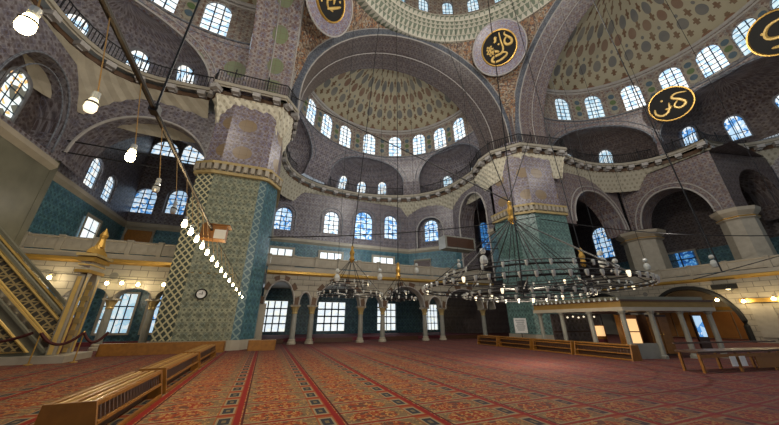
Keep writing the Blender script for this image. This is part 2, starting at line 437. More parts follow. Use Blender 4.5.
# ------------------------------------------------------------------ polyline helpers
def resample(pts, step):
    out = [Vector(pts[0])]
    for a, b_ in zip(pts, pts[1:]):
        a, b_ = Vector(a), Vector(b_); n = max(1, int(round((b_ - a).length / step)))
        for i in range(1, n + 1): out.append(a + (b_ - a) * i / n)
    return out
def smoothp(pts, it=2):
    for _ in range(it):
        q = [pts[0]]
        for a, b_ in zip(pts, pts[1:]):
            q += [(a[0] * .75 + b_[0] * .25, a[1] * .75 + b_[1] * .25), (a[0] * .25 + b_[0] * .75, a[1] * .25 + b_[1] * .75)]
        q.append(pts[-1]); pts = q
    return pts
def normals(P, side):
    N = []
    for i in range(len(P)):
        a = P[max(0, i - 1)]; b_ = P[min(len(P) - 1, i + 1)]; t = (b_ - a).normalized(); N.append(Vector((t.y, -t.x)) * side)
    return N
corbel_proto = None
def balcony(name, pts, side, label, z=18.8, skirt=1.5, drop=2.4, depth=3., rail=True, mat='muq', group=None, step=.45):
    """pts: plan of the edge; side=+1/-1 picks the direction away from the hall"""
    global corbel_proto
    P = resample(pts, step); N = normals(P, side); n = len(P)
    root = thing(name, label, 'balcony', (P[n // 2].x, P[n // 2].y, z), 0, group)
    o = Vector(root.location)
    q = lambda i, off, zz: (P[i].x + N[i].x * off - o.x, P[i].y + N[i].y * off - o.y, zz - o.z)
    fl = B(); acc = 0
    prof = [(depth, z), (0, z), (0, z - .28), (.12, z - .30), (.12, z - .42)]
    fa = B()
    for i in range(n - 1):
        L = (P[i + 1] - P[i]).length
        fl.quad([q(i, 0, z), q(i + 1, 0, z), q(i + 1, depth, z), q(i, depth, z)], [(acc, 0), (acc + L, 0), (acc + L, depth), (acc, depth)])
        for (o0, z0), (o1, z1) in zip(prof[1:], prof[2:]):
            fa.quad([q(i, o0, z0), q(i + 1, o0, z0), q(i + 1, o1, z1), q(i, o1, z1)])
        acc += L
    fl.build('floor_slab', 'stone', root); fa.build('fascia', 'stone', root)
    # zig-zag stalactite rows stepping back to the wall
    mq = B(); rows = 6; acc = 0
    for i in range(n - 1):
        L = (P[i + 1] - P[i]).length
        for k in range(rows):
            z0 = z - .95 - (drop - .5) * k / rows; z1 = z - .95 - (drop - .5) * (k + 1) / rows
            def off(ii, kk): return .35 + (skirt - .35) * (kk / rows) ** .8 + (.06 if (ii + kk) % 2 else -.01)
            mq.quad([q(i, off(i, k), z0), q(i + 1, off(i + 1, k), z0), q(i + 1, off(i + 1, k + 1), z1), q(i, off(i, k + 1), z1)],
                    [(acc, z0), (acc + L, z0), (acc + L, z1), (acc, z1)])
        acc += L
    
    mq.build('muqarnas_skirt', mat, root, kind='stuff')
    # corbel blocks under the edge, one by one
    if corbel_proto is None:
        cb = B(); cb.box((0, 0, 0), (.55, .62, .36), 0, (1, 1)); cb.box((0, .16, -.22), (.36, .34, .14)); corbel_proto = [cb]
        m_ = {}
        for nm, mt in (('l', 'mol'), ('d', 'brownst')):
            ob = cb.build('corbel', mt); m_[nm] = ob.data; bpy.data.objects.remove(ob)
        corbel_proto = m_
    Q = resample(pts, .72); NQ = normals(Q, side)
    for i in range(0, len(Q)):
        if i % 2: continue
        ob = bpy.data.objects.new('corbel', corbel_proto['l' if (i // 2) % 1 == 0 else 'd']); C.objects.link(ob); ob.parent = root
        ob.location = (Q[i].x + NQ[i].x * .3 - o.x, Q[i].y + NQ[i].y * .3 - o.y, z - .55 - o.z)
        ob.rotation_euler = (0, 0, atan2(-NQ[i].x, NQ[i].y))
    dk = B()
    for i in range(n - 1): (dk.quad([q(i, .55, z - .42), q(i + 1, .55, z - .42), q(i + 1, .55, z - .95), q(i, .55, z - .95)]), dk.quad([q(i, .55, z - .95), q(i + 1, .55, z - .95), q(i + 1, .3, z - .95), q(i, .3, z - .95)]))
    dk.build('corbel_backing', 'brownst', root)
    if rail:
        r = thing('balcony_railing', 'black iron railing on the ' + label, 'railing', (P[n // 2].x, P[n // 2].y, z), 0, group and 'iron railings of ' + group)
        h = 1.15; off = .15
        B().tube([q(i, off, z + h) for i in range(n)], .05, 5).build('top_rail', 'iron', r)
        B().tube([q(i, off, z + .12) for i in range(n)], .035, 4).build('bottom_rail', 'iron', r)
        bl = B()
        for i in range(n):
            p = q(i, off, z); bl.box((p[0], p[1], p[2] + h / 2), (.035, .035, h))
            if i < n - 1:
                p2 = q(i + 1, off, z); bl.box(((p[0] + p2[0]) / 2, (p[1] + p2[1]) / 2, p[2] + h / 2), (.035, .035, h))
        bl.build('balusters', 'iron', r, kind='stuff')
        pp = None
        for i in range(0, n, 6):
            p = q(i, off, z)
            if pp is None:
                pp = B().lathe([(.05, 0), (.05, h), (.09, h + .05), (.03, h + .15), (.07, h + .3), (.0, h + .55)], 6).build('post', 'iron', r)
                pp.location = p
            else: part_copy(pp, r, p)
    return root

# ------------------------------------------------------------------ FLOOR
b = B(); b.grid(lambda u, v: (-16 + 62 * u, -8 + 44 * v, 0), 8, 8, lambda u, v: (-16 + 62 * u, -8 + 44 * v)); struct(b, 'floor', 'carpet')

# ------------------------------------------------------------------ GREAT ARCHES + PENDENTIVES (quad bay)
QN = {(-1, 1): (-.8, 21.15), (1, 1): (22.4, 18.2), (1, -1): (22.5, -5), (-1, -1): (-.8, -5)}
A0 = 11.6; ZS = 20.6
def bay(x, y, z):
    u, v = (x / A0 + 1) / 2, (y / A0 + 1) / 2
    a, b_, c, d = QN[(-1, -1)], QN[(1, -1)], QN[(1, 1)], QN[(-1, 1)]
    return tuple(a[i] * (1 - u) * (1 - v) + b_[i] * u * (1 - v) + c[i] * u * v + d[i] * (1 - u) * v for i in (0, 1)) + (z,)
def great_arch(name, rot, smat, fmat, depth=3.2, a0=0, a1=pi):
    Ri, Re = 10.75, 11.6
    def P(r, t, d):
        if t < 0: x, z = r, ZS + t
        elif t > pi: x, z = -r, ZS - (t - pi)
        else: x, z = r * cos(t), ZS + r * sin(t)
        xx, yy = x, A0 + d
        c_, s_ = round(cos(rot)), round(sin(rot)); return bay(xx * c_ - yy * s_, xx * s_ + yy * c_, z)
    T = lambda u: -1.8 + (pi + 3.6) * u
    b = B(); b.grid(lambda u, v: P(Ri, T(u), depth * v), 48, 3, lambda u, v: (T(u) * Ri, depth * v))
    r_ = struct(b, name, smat, True)
    b = B(); b.grid(lambda u, v: P(Ri + (Re - Ri) * v, T(u), 0), 48, 1, lambda u, v: (T(u) * Ri, v * .85)); b.build('arch_face', fmat, r_)
    b = B(); b.grid(lambda u, v: P(Ri + 30 * v if v < 1 else Re + 2.5, T(u), depth), 48, 1, lambda u, v: (T(u) * Ri, v)); b.build('arch_back', fmat, r_)
    for rr, dd in ((Ri, 0), (Re, -.06)):
        B().tube([P(rr, T(i / 60), dd) for i in range(61)], .06, 5).build('moulding', 'mol', r_)
    B().tube([P(Ri - .04, T(i / 60), depth * .5) for i in range(61)], .05, 4).build('moulding', 'mol', r_)
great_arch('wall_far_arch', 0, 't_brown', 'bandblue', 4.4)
great_arch('wall_right_arch', -pi / 2, 't_red', 'bandblue')
great_arch('wall_left_arch', pi / 2, 't_soff', 'bandblue', 3.6)
RS = A0 * sqrt(2)
ZR = 31.9
for nm, th0 in (('ceiling_pendentive_far_right', pi / 4), ('ceiling_pendentive_far_left', 3 * pi / 4), ('ceiling_pendentive_near_right', -pi / 4), ('ceiling_pendentive_near_left', -3 * pi / 4)):
    def fn(u, v, th0=th0):
        th = th0 - pi / 4 + pi / 2 * u; d = (th - th0 + pi / 4) % (pi / 2)
        k = min(abs(th - th0), pi / 4); off = pi / 4 - k           # angle from the arch axis
        t = A0 * math.tan(off); zb = ZS + sqrt(max(0, A0 * A0 - t * t))
        zb = min(zb, ZR); z = zb + (ZR - zb) * v; r = sqrt(max(0, RS * RS - (z - ZS) ** 2))
        return bay(r * cos(th), r * sin(th), z)
    b = B(); b.grid(fn, 32, 12, lambda u, v: (u * 20, fn(u, v)[2])); struct(b, nm, 'pend', True)
# ring cornice, window drum, dome
CC = (10.45, 7.35)
b = B(); b.lathe([(13.2, 32.05), (11.95, 31.5), (11.6, 31.9), (11.6, 32.2), (11.2, 32.4), (11.0, 33.5), (10.7, 33.7), (10.7, 34.1)], 72, (*CC, 0)); struct(b, 'trim_dome_ring', 'ring')
pr = lambda z: 11.15 - (z - 34) * .06
fmD = cyl_map(CC, 11., pr)
ops = [(11. * (2 * pi * (i + .5) / 24), .62, 34.9, 36.5, .6) for i in range(24)]
b = B(); wall(b, fmD, 0, 2 * pi * 11, 34., 38.4, ops, 1., 100, .5); struct(b, 'wall_dome_drum', 't_cream')
for i in range(24):
    a = 2 * pi * (i + .5) / 24
    if 0.1 < a < 3.1: window(fmD, 11. * a, 34.95, 1.15, 2.1, .3, 'g_pale', (2, 3))
b = B(); b.grid(lambda u, v: (CC[0] + 10.9 * cos(v * pi / 2) * cos(2 * pi * u), CC[1] + 10.9 * cos(v * pi / 2) * sin(2 * pi * u), 38.4 + 8.5 * sin(v * pi / 2)), 48, 10, lambda u, v: (u * 24, v * 5)); struct(b, 'ceiling_main_dome', 'dome', True)

# ------------------------------------------------------------------ HALF DOMES
def interp(tab):
    def f(z):
        for (z0, r0), (z1, r1) in zip(tab, tab[1:]):
            if z <= z1: return r0 + (r1 - r0) * max(0, (z - z0) / (z1 - z0))
        return tab[-1][1]
    return f
panel_defs = {}
def half_dome(tag_, c, R, a_lo, a_hi, win_deg, exedrae, wmat, dome_cols, tile_m, zt=28.3, zapex=33.6, wglass=('g_white',), ww=1.45, wh=3.3, zw=24.25, exw=None):
    prof = interp([(18.8, R + 2.3), (20.5, R + 1.5), (24.0, R + .25), (28.3, R), (40, R)])
    fm = cyl_map(c, R, prof)
    b = B(); wall(b, fm, radians(a_lo) * R, radians(a_hi) * R, 18.8, 24., [(radians(a) * R, hw, 18.8, zs, ri) for a, hw, zs, ri, *_ in exedrae], .8, 1.0, .8)
    drum = struct(b, 'wall_%s_exedra_arches' % tag_, tile_m, False)
    b = B(); wall(b, fm, radians(a_lo) * R, radians(a_hi) * R, 24., 28.3, [(radians(a) * R, ww / 2, zw, zw + wh - ww / 2, ww / 2) for a in win_deg], .8, 100, .35)
    ringw = struct(b, 'wall_%s_window_ring' % tag_, 't_cream')
    for i, a in enumerate(win_deg): window(fm, radians(a) * R, zw, ww, wh, .2, wglass[i % len(wglass)], (2, 5), .12)
    # cream panels with three roundels between the windows
    wd = sorted(win_deg)
    for a, a2 in zip(wd, wd[1:]):
        s = radians((a + a2) / 2) * R
        if radians(a2 - a) * R > 5: continue
        p = B(); hw = .38
        xs = [hw * sin(k / 4 * pi / 2) for k in range(-4, 5)]
        for x0, x1 in zip(xs, xs[1:]):
            p.quad([fm(s + x0, 24.3 + .3 - arch_h(x0 / hw, .3), -.06), fm(s + x1, 24.6 - arch_h(x1 / hw, .3), -.06), fm(s + x1, 26.9 + arch_h(x1 / hw, .35), -.06), fm(s + x0, 26.9 + arch_h(x0 / hw, .35), -.06)])
        pn = p.build('panel', 'panelc', ringw)
        for k, zz in enumerate((24.95, 25.75, 26.55)):
            d = B(); n_ = 10
            d.quad([fm(s + .3 * cos(2 * pi * t / n_), zz + .33 * sin(2 * pi * t / n_), -.12) for t in range(n_)])
            d.build('roundel', 'greydot' if k != 1 else 'greendot', pn)
    # mouldings
    for nm, zz, rr, off in (('trim_%s_dome_cornice' % tag_, 28.3, .16, -.14), ('trim_%s_ring_sill' % tag_, 24.0, .08, -.06)):
        m = B(); n_ = 64
        m.tube([fm(radians(a_lo + (a_hi - a_lo) * i / n_) * R, zz, off) for i in range(n_ + 1)], rr, 5)
        m.tube([fm(radians(a_lo + (a_hi - a_lo) * i / n_) * R, zz - .35, off + .08) for i in range(n_ + 1)], rr * .6, 5)
        struct(m, nm, 'mol' if 'cornice' in nm else 'bandblue')
    # painted cap
    nr = 5.
    def cap(u, v):
        a = radians(a_lo + (a_hi - a_lo) * u); t = v * pi / 2
        r = R * cos(t); z = zt + (zapex - zt) * sin(t); return (c[0] + r * cos(a), c[1] + r * sin(a), z)
    b = B(); b.grid(cap, 64, 20, lambda u, v: (dome_cols * u, v * nr)); struct(b, 'ceiling_%s_half_dome' % tag_, 'dome', True)
    # exedrae: niches opening behind the arches
    for k, (a, hw, zs, ri, dep, nw, gm) in enumerate(exedrae):
        ar = radians(a); s0 = ar * R
        def nf(u, v, shrink=1.0):
            ph = pi * u          # 0..pi across
            z = 18.8 + (zs + ri - 18.8) * v
            zr = max(0, (z - zs) / ri) if z > zs else 0
            k_ = sqrt(max(0, 1 - zr * zr))
            x = hw * 1.02 * cos(ph) * max(k_, .001); d = dep * sin(ph) * k_
            # local frame at the arch plane, chord-like
            p = fm(s0 + x * .98, min(z, zs + ri), .4); return (p[0] + cos(ar) * d, p[1] + sin(ar) * d, z)
        b = B(); b.grid(nf, 24, 14, lambda u, v: (u * hw * 3, v * 6)); struct(b, 'wall_%s_exedra' % tag_, wmat, True)
        rim = B(); rim.tube([fm(s0 + hw * cos(pi * i / 30), zs + arch_h(cos(pi * i / 30), ri), -.05) for i in range(31)], .09, 5)
        rim.tube([fm(s0 + (hw + .5) * cos(pi * i / 30), zs + arch_h(cos(pi * i / 30), ri + .5), -.04) for i in range(31)], .05, 5)
        struct(rim, 'trim_%s_exedra_arch' % tag_, 'mol' if tag_ == 'left' else 'bandblue')
        for j in range(nw):
            u = (j + 1) / (nw + 1)
            if nw == 3: u = (.30, .5, .70)[j]
            if nw == 2: u = (.36, .64)[j]
            if nw == 4: u = (.2, .4, .6, .8)[j]
            def wm(s, z, d, u=u, ar=ar):
                vz = (z - 18.8) / (zs + ri - 18.8); p = Vector(nf(u, vz)); q = Vector(nf(u + .01, vz)); p.z = q.z = 0; t = (p - q).normalized(); n_ = Vector((t.y, -t.x, 0))
                if n_.dot(Vector((cos(ar), sin(ar), 0))) < 0: n_ = -n_
                return (p.x + t.x * s + n_.x * d, p.y + t.y * s + n_.y * d, z)
            window(wm, 0, 19.35, 1.3, 2.2, -.25, gm, (2, 3), .1)
    return fm

FARC = (10.0, 22.0)
def degs(c, pts): return [degrees(atan2(y - c[1], x - c[0])) for x, y in pts]
far_w = [16.8, 32.6, 49., 67.5, 87.5, 106.8, 123., 138.5, 155., 171]
half_dome('far', FARC, 10.9, 1, 179, far_w, ww=1.75, exedrae=[(87, 4.75, 20.6, 3.0, 3.0, 3, 'g_white'), (28, 4.4, 20.6, 3.4, 2.8, 2, 'g_pale'), (151, 4.4, 20.6, 3.0, 2.8, 2, 'g_pale')], wmat='t_pur', dome_cols=20, tile_m='t_pur')
RC = (26.5, 6.8)
rw = degs(RC, [(29.8, 16.4), (32.7, 14.7), (35.2, 12.3), (36.9, 9.5), (37.6, 6.6), (36.9, 4.0), (35.3, 1.8)])
rw = rw + [-45, -62]
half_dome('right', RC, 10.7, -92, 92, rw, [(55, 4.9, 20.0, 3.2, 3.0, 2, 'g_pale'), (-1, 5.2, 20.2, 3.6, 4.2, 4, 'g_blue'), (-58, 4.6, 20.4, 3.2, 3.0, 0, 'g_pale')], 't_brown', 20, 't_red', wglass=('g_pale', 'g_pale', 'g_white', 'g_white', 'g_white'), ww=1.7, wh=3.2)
LC = (-6.5, 9.8)
lw = [95, 114, 133, 152, 171]
half_dome('left', LC, 10.8, 80, 290, lw, [(121, 5.3, 20.2, 3.3, 2.0, 4, 'g_white'), (178, 4.7, 20.4, 3.2, 3.0, 2, 'g_white')], 't_pur', 28, 't_soff', ww=1.9, wh=3.4, wglass=('g_white',))

# ------------------------------------------------------------------ BALCONIES
far_pts = [(-.55, 25.5), (-.5, 29), (.6, 32.2), (3.2, 34.3), (6.5, 35.1), (10, 35.3), (13.6, 34.6), (16.2, 33.6), (18.4, 32.0), (20.2, 29.5), (20.8, 26.5), (20.8, 24.3)]
balcony('curved_balcony', smoothp(far_pts, 1), -1, 'curved stone balcony under the far half dome', drop=2.6)
right_a = [(27.8, 16.9), (29.6, 17.1), (32, 17.1), (34.5, 16.5), (36.6, 15.3), (38.1, 13.4), (38.7, 11.4), (38.4, 9.7)]
balcony('curved_balcony', smoothp(right_a, 1), -1, 'curved stone balcony right of the green tiled pier', drop=2.6)
right_b = [(38.4, 9.6), (40.5, 9.7), (42.8, 8.9), (44.6, 7.3), (45.6, 5), (46, 2), (45.4, -1)]
balcony('curved_balcony', smoothp(right_b, 1), -1, 'curved stone balcony at the right edge beyond the black roundel', drop=2.6)
left_pts = [(-13.4, -1), (-13.8, 6), (-14, 12), (-13.9, 16.2), (-13.7, 18.2), (-13.1, 19.9), (-12.1, 20.9), (-10.6, 21.4), (-8.6, 21.3), (-6.6, 21.1)]
balcony('curved_balcony', smoothp(left_pts, 1), -1, 'curved stone balcony at the upper left', drop=3.6, skirt=1.9, mat='muq_p')

# ------------------------------------------------------------------ PIERS
def pier(name, label, poly, zb, mats, bal, open_side, rail_label):
    """poly: closed plan, counter-clockwise; bal: balcony polyline in front of it"""
    cx_ = sum(p[0] for p in poly) / len(poly); cy_ = sum(p[1] for p in poly) / len(poly)
    r = thing(name, label, 'pier', (cx_, cy_, 0))
    def ring(k, off=0.):
        out = []
        for x, y in poly:
            d = Vector((x - cx_, y - cy_)); L = d.length; d = d * ((L + off) / L); out.append(d)
        return out
    def shaft(nm, z0, z1, off, mat_list, segs=1):
        R_ = ring(0, off); n = len(R_); groups = {}
        for i in range(n):
            a, b_ = R_[i], R_[(i + 1) % n]; m = mat_list[i % len(mat_list)]
            groups.setdefault(m, []).append((a, b_))
        for m, es in groups.items():
            b = B()
            for a, b_ in es:
                L = (b_ - a).length; b.quad([(a.x, a.y, z0), (b_.x, b_.y, z0), (b_.x, b_.y, z1), (a.x, a.y, z1)], [(0, z0), (L, z0), (L, z1), (0, z1)])
            b.build(nm, m, r)
        return R_
    def cap(nm, z, off, mat):
        b = B(); b.quad([(p.x, p.y, z) for p in ring(0, off)]); b.build(nm, mat, r)
    shaft('plinth', 0, .55, .12, ['marble'])
    shaft('tiled_shaft', .55, zb, 0, mats[0])
    # gilded dentil band
    shaft('gilded_band', zb, zb + .22, .22, ['goldm']); cap('band_top', zb + .22, .22, 'marble'); cap('band_underside', zb, .22, 'goldm')
    shaft('marble_band', zb + .22, zb + .75, .05, ['marble'])
    shaft('gilded_band', zb + .75, zb + .95, .28, ['goldm']); cap('band_underside', zb + .75, .28, 'goldm'); cap('band_top', zb + .95, .28, 'marble')
    R_ = ring(0, .2); proto = None; cnt = 0
    for i in range(len(R_)):
        a, b_ = R_[i], R_[(i + 1) % len(R_)]
        mid = (a + b_) / 2
        if (mid + Vector((cx_, cy_)) ).y > cy_ + 1.2: continue
        L = (b_ - a).length; n = max(1, int(L / .42)); ang = atan2((b_ - a).y, (b_ - a).x)
        for k in range(n):
            p = a + (b_ - a) * ((k + .5) / n)
            if proto is None:
                proto = B().box((0, 0, 0), (.24, .24, .42), 0, (1.2, 1.2)).build('dentil', 'marble', r); proto.location = (p.x, p.y, zb + .5); proto.rotation_euler = (0, 0, ang)
            else: part_copy(proto, r, (p.x, p.y, zb + .5), ang)
    shaft('upper_shaft', zb + .95, 19.4, -.25, mats[1])
    # arch foot above the balcony
    return r
LPIER = [(-5.8, 20.85), (-4.7, 20.32), (-1.75, 20.2), (-1.3, 20.3), (-.55, 21.5), (-.55, 25.2), (-5.4, 25.2)]
pier('tiled_pier', 'massive left pier with sage tiles, white lattice edge and a wall clock', LPIER, 11.1,
     (['lattice', 't_pier', 'lattice_b', 't_teal', 't_teal', 't_teal', 't_pier'], ['t_pier_up']), None, 1, '')
RPIER = [(20.9, 21.5), (20.9, 18.6), (22.0, 17.4), (25.4, 16.8), (26.2, 18.2), (26.2, 22.0)]
pier('tiled_pier', 'massive right pier with green tiles behind the ring chandelier', RPIER, 11.1,
     (['t_gpier'], ['t_pier_up']), None, 1, '')
balcony('pier_balcony', [(-6.6, 21.1), (-6.1, 20.0), (-.9, 19.7), (.2, 21.2), (.2, 24.6), (-.5, 25.6)], -1, 'angular muqarnas balcony round the left pier', drop=2.8, skirt=1.05, mat='muq_w', step=.4)
balcony('pier_balcony', [(20.9, 24.4), (19.9, 21.5), (19.95, 19.6), (21.7, 17.2), (27.0, 16.0), (27.8, 16.9)], -1, 'angular muqarnas balcony round the right pier', drop=2.8, skirt=1.05, mat='muq_w', step=.4)
# pier masses above the balconies, up to the arch springing
for nm, (x0, x1, y0, y1), mt in (('wall_far_left_arch_foot', (-4.4, -.75, 20.6, 24.2), 't_soff'), ('wall_far_right_arch_foot', (22.0, 26.0, 18.1, 21.6), 't_red')):
    b = B(); b.box(((x0 + x1) / 2, (y0 + y1) / 2, 21), (x1 - x0, y1 - y0, 4.6)); struct(b, nm, mt)
# ------------------------------------------------------------------ LOWER WALLS z 5.45..17
def seg(name, P0, P1, z0, z1, ops=(), mat='t_pur', th=.8, lower=None, zc=10.6, cornice=True):
    fm = line_map(P0, P1); L = fm.L
    b = B(); wall(b, fm, 0, L, max(z0, zc) if lower else z0, z1, ops, 1.2, 100, th)
    s_ = struct(b, name, mat)
    if lower:
        lo = [(c, hw, z0, zp, ri) for c, hw, zs, zp, ri in ops if zs < zc - .2]
        b = B()
        # lower strip with gaps where openings reach down
        cuts = sorted([(c - hw, c + hw) for c, hw, *_ in lo]); x = 0
        for a, e in cuts + [(L, L)]:
            if a > x + .01: b.quad([fm(x, z0), fm(a, z0), fm(a, zc), fm(x, zc)], [(x, z0), (a, z0), (a, zc), (x, zc)])
            x = e
        if b.f: b.build('lower_tiles', lower, s_)
    if cornice and lower:
        x = 0; b = B()
        for a, e in cuts + [(L, L)]:
            if a > x + .01:
                for (d0, q0), (d1, q1) in zip([(0, zc - .25), (-.25, zc), (-.25, zc + .3), (0, zc + .4)], [(-.25, zc), (-.25, zc + .3), (0, zc + .4)]):
                    b.quad([fm(x, q0, d0), fm(a, q0, d0), fm(a, q1, d1), fm(x, q1, d1)])
            x = e
        struct(b, 'trim_' + name[5:] + '_cornice', 'marble')
    return fm
def recess(fm, c, hw, z0, zt, d, mat, name):
    b = B(); b.quad([fm(c - hw, z0, d), fm(c + hw, z0, d), fm(c + hw, zt, d), fm(c - hw, zt, d)], [(c - hw, z0), (c + hw, z0), (c + hw, zt), (c - hw, zt)]); struct(b, name, mat)
def moul(fm, c, hw, zp, ri, name='trim_arch', r=.08, mat='mol', z0=None, ex=.0):
    pts = [fm(c + (hw + ex) * cos(pi * i / 28), zp + arch_h(cos(pi * i / 28), ri + ex), -.04) for i in range(29)]
    if z0 is not None: pts = [fm(c + hw + ex, z0, -.04)] + pts + [fm(c - hw - ex, z0, -.04)]
    struct(B().tube(pts, r, 5), name, mat)

ZG = 5.45
# far wall
W = 34.6
fm = seg('wall_far', (-.8, W), (17.2, W), ZG, 17.2, [(3.9 - 2.8, 1.0, 11.9, 13.9, 1.0), (7.0, .95, 12.1, 14.2, .95), (11.4, 1.25, 11.8, 14.6, 1.15), (15.4, 1.0, 12.3, 14.8, 1.0)], 't_pur', lower='t_teal')
for c, z, w_, h in ((1.1, 11.9, 1.9, 2.9), (7.0, 12.1, 1.85, 3.0), (11.4, 11.8, 2.4, 3.9), (15.4, 12.3, 1.95, 3.4)):
    window(fm, c, z, w_, h, .35, 'g_blue' if c != 7.0 else 'g_white', (2, 4), .2)
    moul(fm, c, w_ / 2 + .45, z + h - w_ / 2, w_ / 2 + .45, 'trim_far_blind_arch', .06, 'bandblue', z)
for c, w_ in ((1.4, 2.4), (7.2, 2.6), (14.2, 2.8)):       # openings in the turquoise zone
    window(fm, c, 7.75, w_, 1.75, -.05, 'g_day', (2, 1), .28, 'stone', True)
fm = seg('wall_far_right', (17.2, W), (21.6, 29.6), ZG, 17.2, [(3.3, 1.9, 10.9, 13.4, 1.9)], 't_pur', lower='t_teal')
recess(fm, 3.3, 1.95, 10.8, 15.6, .8, 't_pur', 'wall_far_right_niche'); window(fm, 3.3, 12.0, 1.9, 3.0, .7, 'g_blue', (2, 4), .2)
moul(fm, 3.3, 1.9, 13.4, 1.9, 'trim_far_right_arch', .08, 'mol', 11)
b = B(); win_d = fm(2.4, 7.9, -.1)
door = B(); fmd = fm; door.quad([fmd(.9, 8.0, -.06), fmd(3.2, 8.0, -.06), fmd(3.2, 9.3, -.06), fmd(.9, 9.3, -.06)]); dr = struct(door, 'door_1', 'wood_d')
B().tube([fmd(.9, 8.0, -.1), fmd(3.2, 8.0, -.1), fmd(3.2, 9.3, -.1), fmd(.9, 9.3, -.1)], .14, 4, True).build('door_frame', 'stone', dr)
fm = seg('wall_far_side', (21.6, 29.6), (21.4, 22.), ZG, 17.2, [(4.0, 2.6, ZG, 13.2, 3.3)], 't_pur', lower='t_teal', th=2.2)
moul(fm, 4.0, 2.6, 13.2, 3.3, 'trim_far_side_arch', .1, 'mol', ZG)
fm = line_map((22, 34.6), (46, 34.6)); b = B(); wall(b, fm, 0, 24, 0, 19, [], 3); struct(b, 'wall_corner_bay_far', 't_brown')
window(fm, 9.2, 12.2, 2.0, 4.6, -.1, 'g_deep', (2, 4), .2)
fm = seg('wall_far_left', (-.8, W), (-.8, 25.2), ZG, 17.2, [], 't_pur', lower='t_teal')
# left corner bay
fm = seg('wall_left_far', (-14.4, W), (-.8, W), ZG, 22, [(.9, .95, 12, 13.8, .95), (3.6, .95, 12.3, 14.2, .95)], 't_pur', lower='t_teal', th=.5)
window(fm, .9, 12, 1.9, 2.8, .3, 'g_blue', (2, 4), .15); window(fm, 3.7, 12.3, 1.7, 2.8, .3, 'g_blue', (2, 4), .15)
window(fm, 1.3, 18.9, 2.4, 1.8, -.05, 'g_white', (2, 2), .2); window(fm, 4.0, 18.4, 2.2, 2.6, -.05, 'g_white', (2, 2), .2)
door = B(); door.quad([fm(-.0 + .3, 8.6, -.06), fm(2.6, 8.6, -.06), fm(2.6, 10.2, -.06), fm(.3, 10.2, -.06)]); dr = struct(door, 'door_2', 'wood')
B().tube([fm(.3, 8.5, -.1), fm(2.6, 8.5, -.1), fm(2.6, 10.3, -.1), fm(.3, 10.3, -.1)], .22, 4, True).build('door_frame', 'stone', dr)
fm = seg('wall_left_gallery', (-14.4, 22.6), (-14.4, W), ZG, 22, [(4.9, .85, 11.5, 13.2, .85), (7.6, .85, 11.4, 13., .85)], 't_pur', lower='t_teal', th=.4)
window(fm, 4.9, 11.5, 1.5, 2.7, .25, 'g_white', (2, 4), .12); window(fm, 7.6, 11.4, 1.4, 2.3, .25, 'g_white', (2, 4), .12)
window(fm, 6.8, 7.5, 1.9, 1.9, -.08, 'g_day', (1, 1), .25, 'stone', True)
fm = seg('wall_left_exedra_base', (-13.7, 22.2), (-5.5, 22.2), 11.1, 17.2, [(4.2, 3.9, 11.0, 11.7, 3.9)], 't_pur', th=2.4)
moul(fm, 4.2, 3.9, 11.7, 3.9, 'trim_left_arch', .09, 'mol', None)
for zz in (11.75, 12.6):
    t = thing('tie_rod', 'iron tie rod across the big left arch, %s' % ('the lower one' if zz < 12 else 'the upper one'), 'tie rod', (-9.6, 22.2, zz))
    B().tube([(-4.0, 0, 0), (0, 0, -.03), (4.0, 0, 0)], .05, 5).build('rod', 'iron', t)
# left wall with stained-glass niche, marble below
fm = seg('wall_left', (-13.7, -2), (-13.7, 22.2), 0, 17.2, [(21.1, 2.5, 11.3, 12.6, 3.4), (13.5, 2.5, 11.3, 12.6, 3.4)], 't_pur', lower='marble_d', th=1.3)
for c in (21.1, 13.5):
    recess(fm, c, 2.6, 11.2, 16.2, 1.3, 't_brown', 'wall_left_niche'); moul(fm, c, 2.5, 12.6, 3.4, 'trim_left_niche', .06, 'bandblue', 11.3); moul(fm, c, 2.0, 12.5, 2.8, 'trim_left_niche_inner', .04, 'bandblue', 11.3)
    window(fm, c, 11.9, 1.5, 2.9, 1.1, 'g_stain', (2, 4), .14)
fm = line_map((-14.4, 22.3), (-13.7, 22.3)); b = B(); b.box((-14.05, 22.4, 5.6), (.75, .5, 11.2)); struct(b, 'wall_left_pilaster', 'marble_d')
# right side
fm = seg('wall_right_exedra_base', (26., 17.9), (37.4, 17.9), 10.9, 17.2, [(6.7, 4.2, 10.8, 11.3, 4.2)], 't_red', th=2.2)
moul(fm, 6.7, 4.2, 11.3, 4.2, 'trim_right_arch', .09, 'mol', None); moul(fm, 6.7, 4.2, 11.3, 4.2, 'trim_right_arch_outer', .06, 'mol', None, .55)
fm = seg('wall_right_middle', (38., 17.9), (38., 9.6), 10.9, 17.2, [(4.0, 2.95, 10.8, 11.3, 3.6)], 't_red', th=2.)
moul(fm, 4.0, 2.95, 11.3, 3.6, 'trim_right_middle_arch', .09, 'mol', None); moul(fm, 4.0, 2.95, 11.3, 3.6, 'trim_right_middle_arch_outer', .06, 'mol', None, .5)
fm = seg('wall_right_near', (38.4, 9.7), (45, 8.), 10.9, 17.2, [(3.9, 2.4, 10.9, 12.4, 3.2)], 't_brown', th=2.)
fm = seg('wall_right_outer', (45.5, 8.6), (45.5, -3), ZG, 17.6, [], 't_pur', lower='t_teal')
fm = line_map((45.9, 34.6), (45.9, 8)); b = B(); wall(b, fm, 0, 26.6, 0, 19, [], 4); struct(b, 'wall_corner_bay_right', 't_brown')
window(fm, 8.9, 10.4, 2.4, 4.6, -.1, 'g_blue', (2, 5), .2); window(fm, 17, 7.7, 2.8, 1.7, -.1, 'g_deep', (1, 1), .2, 'stone', True)
b = B()
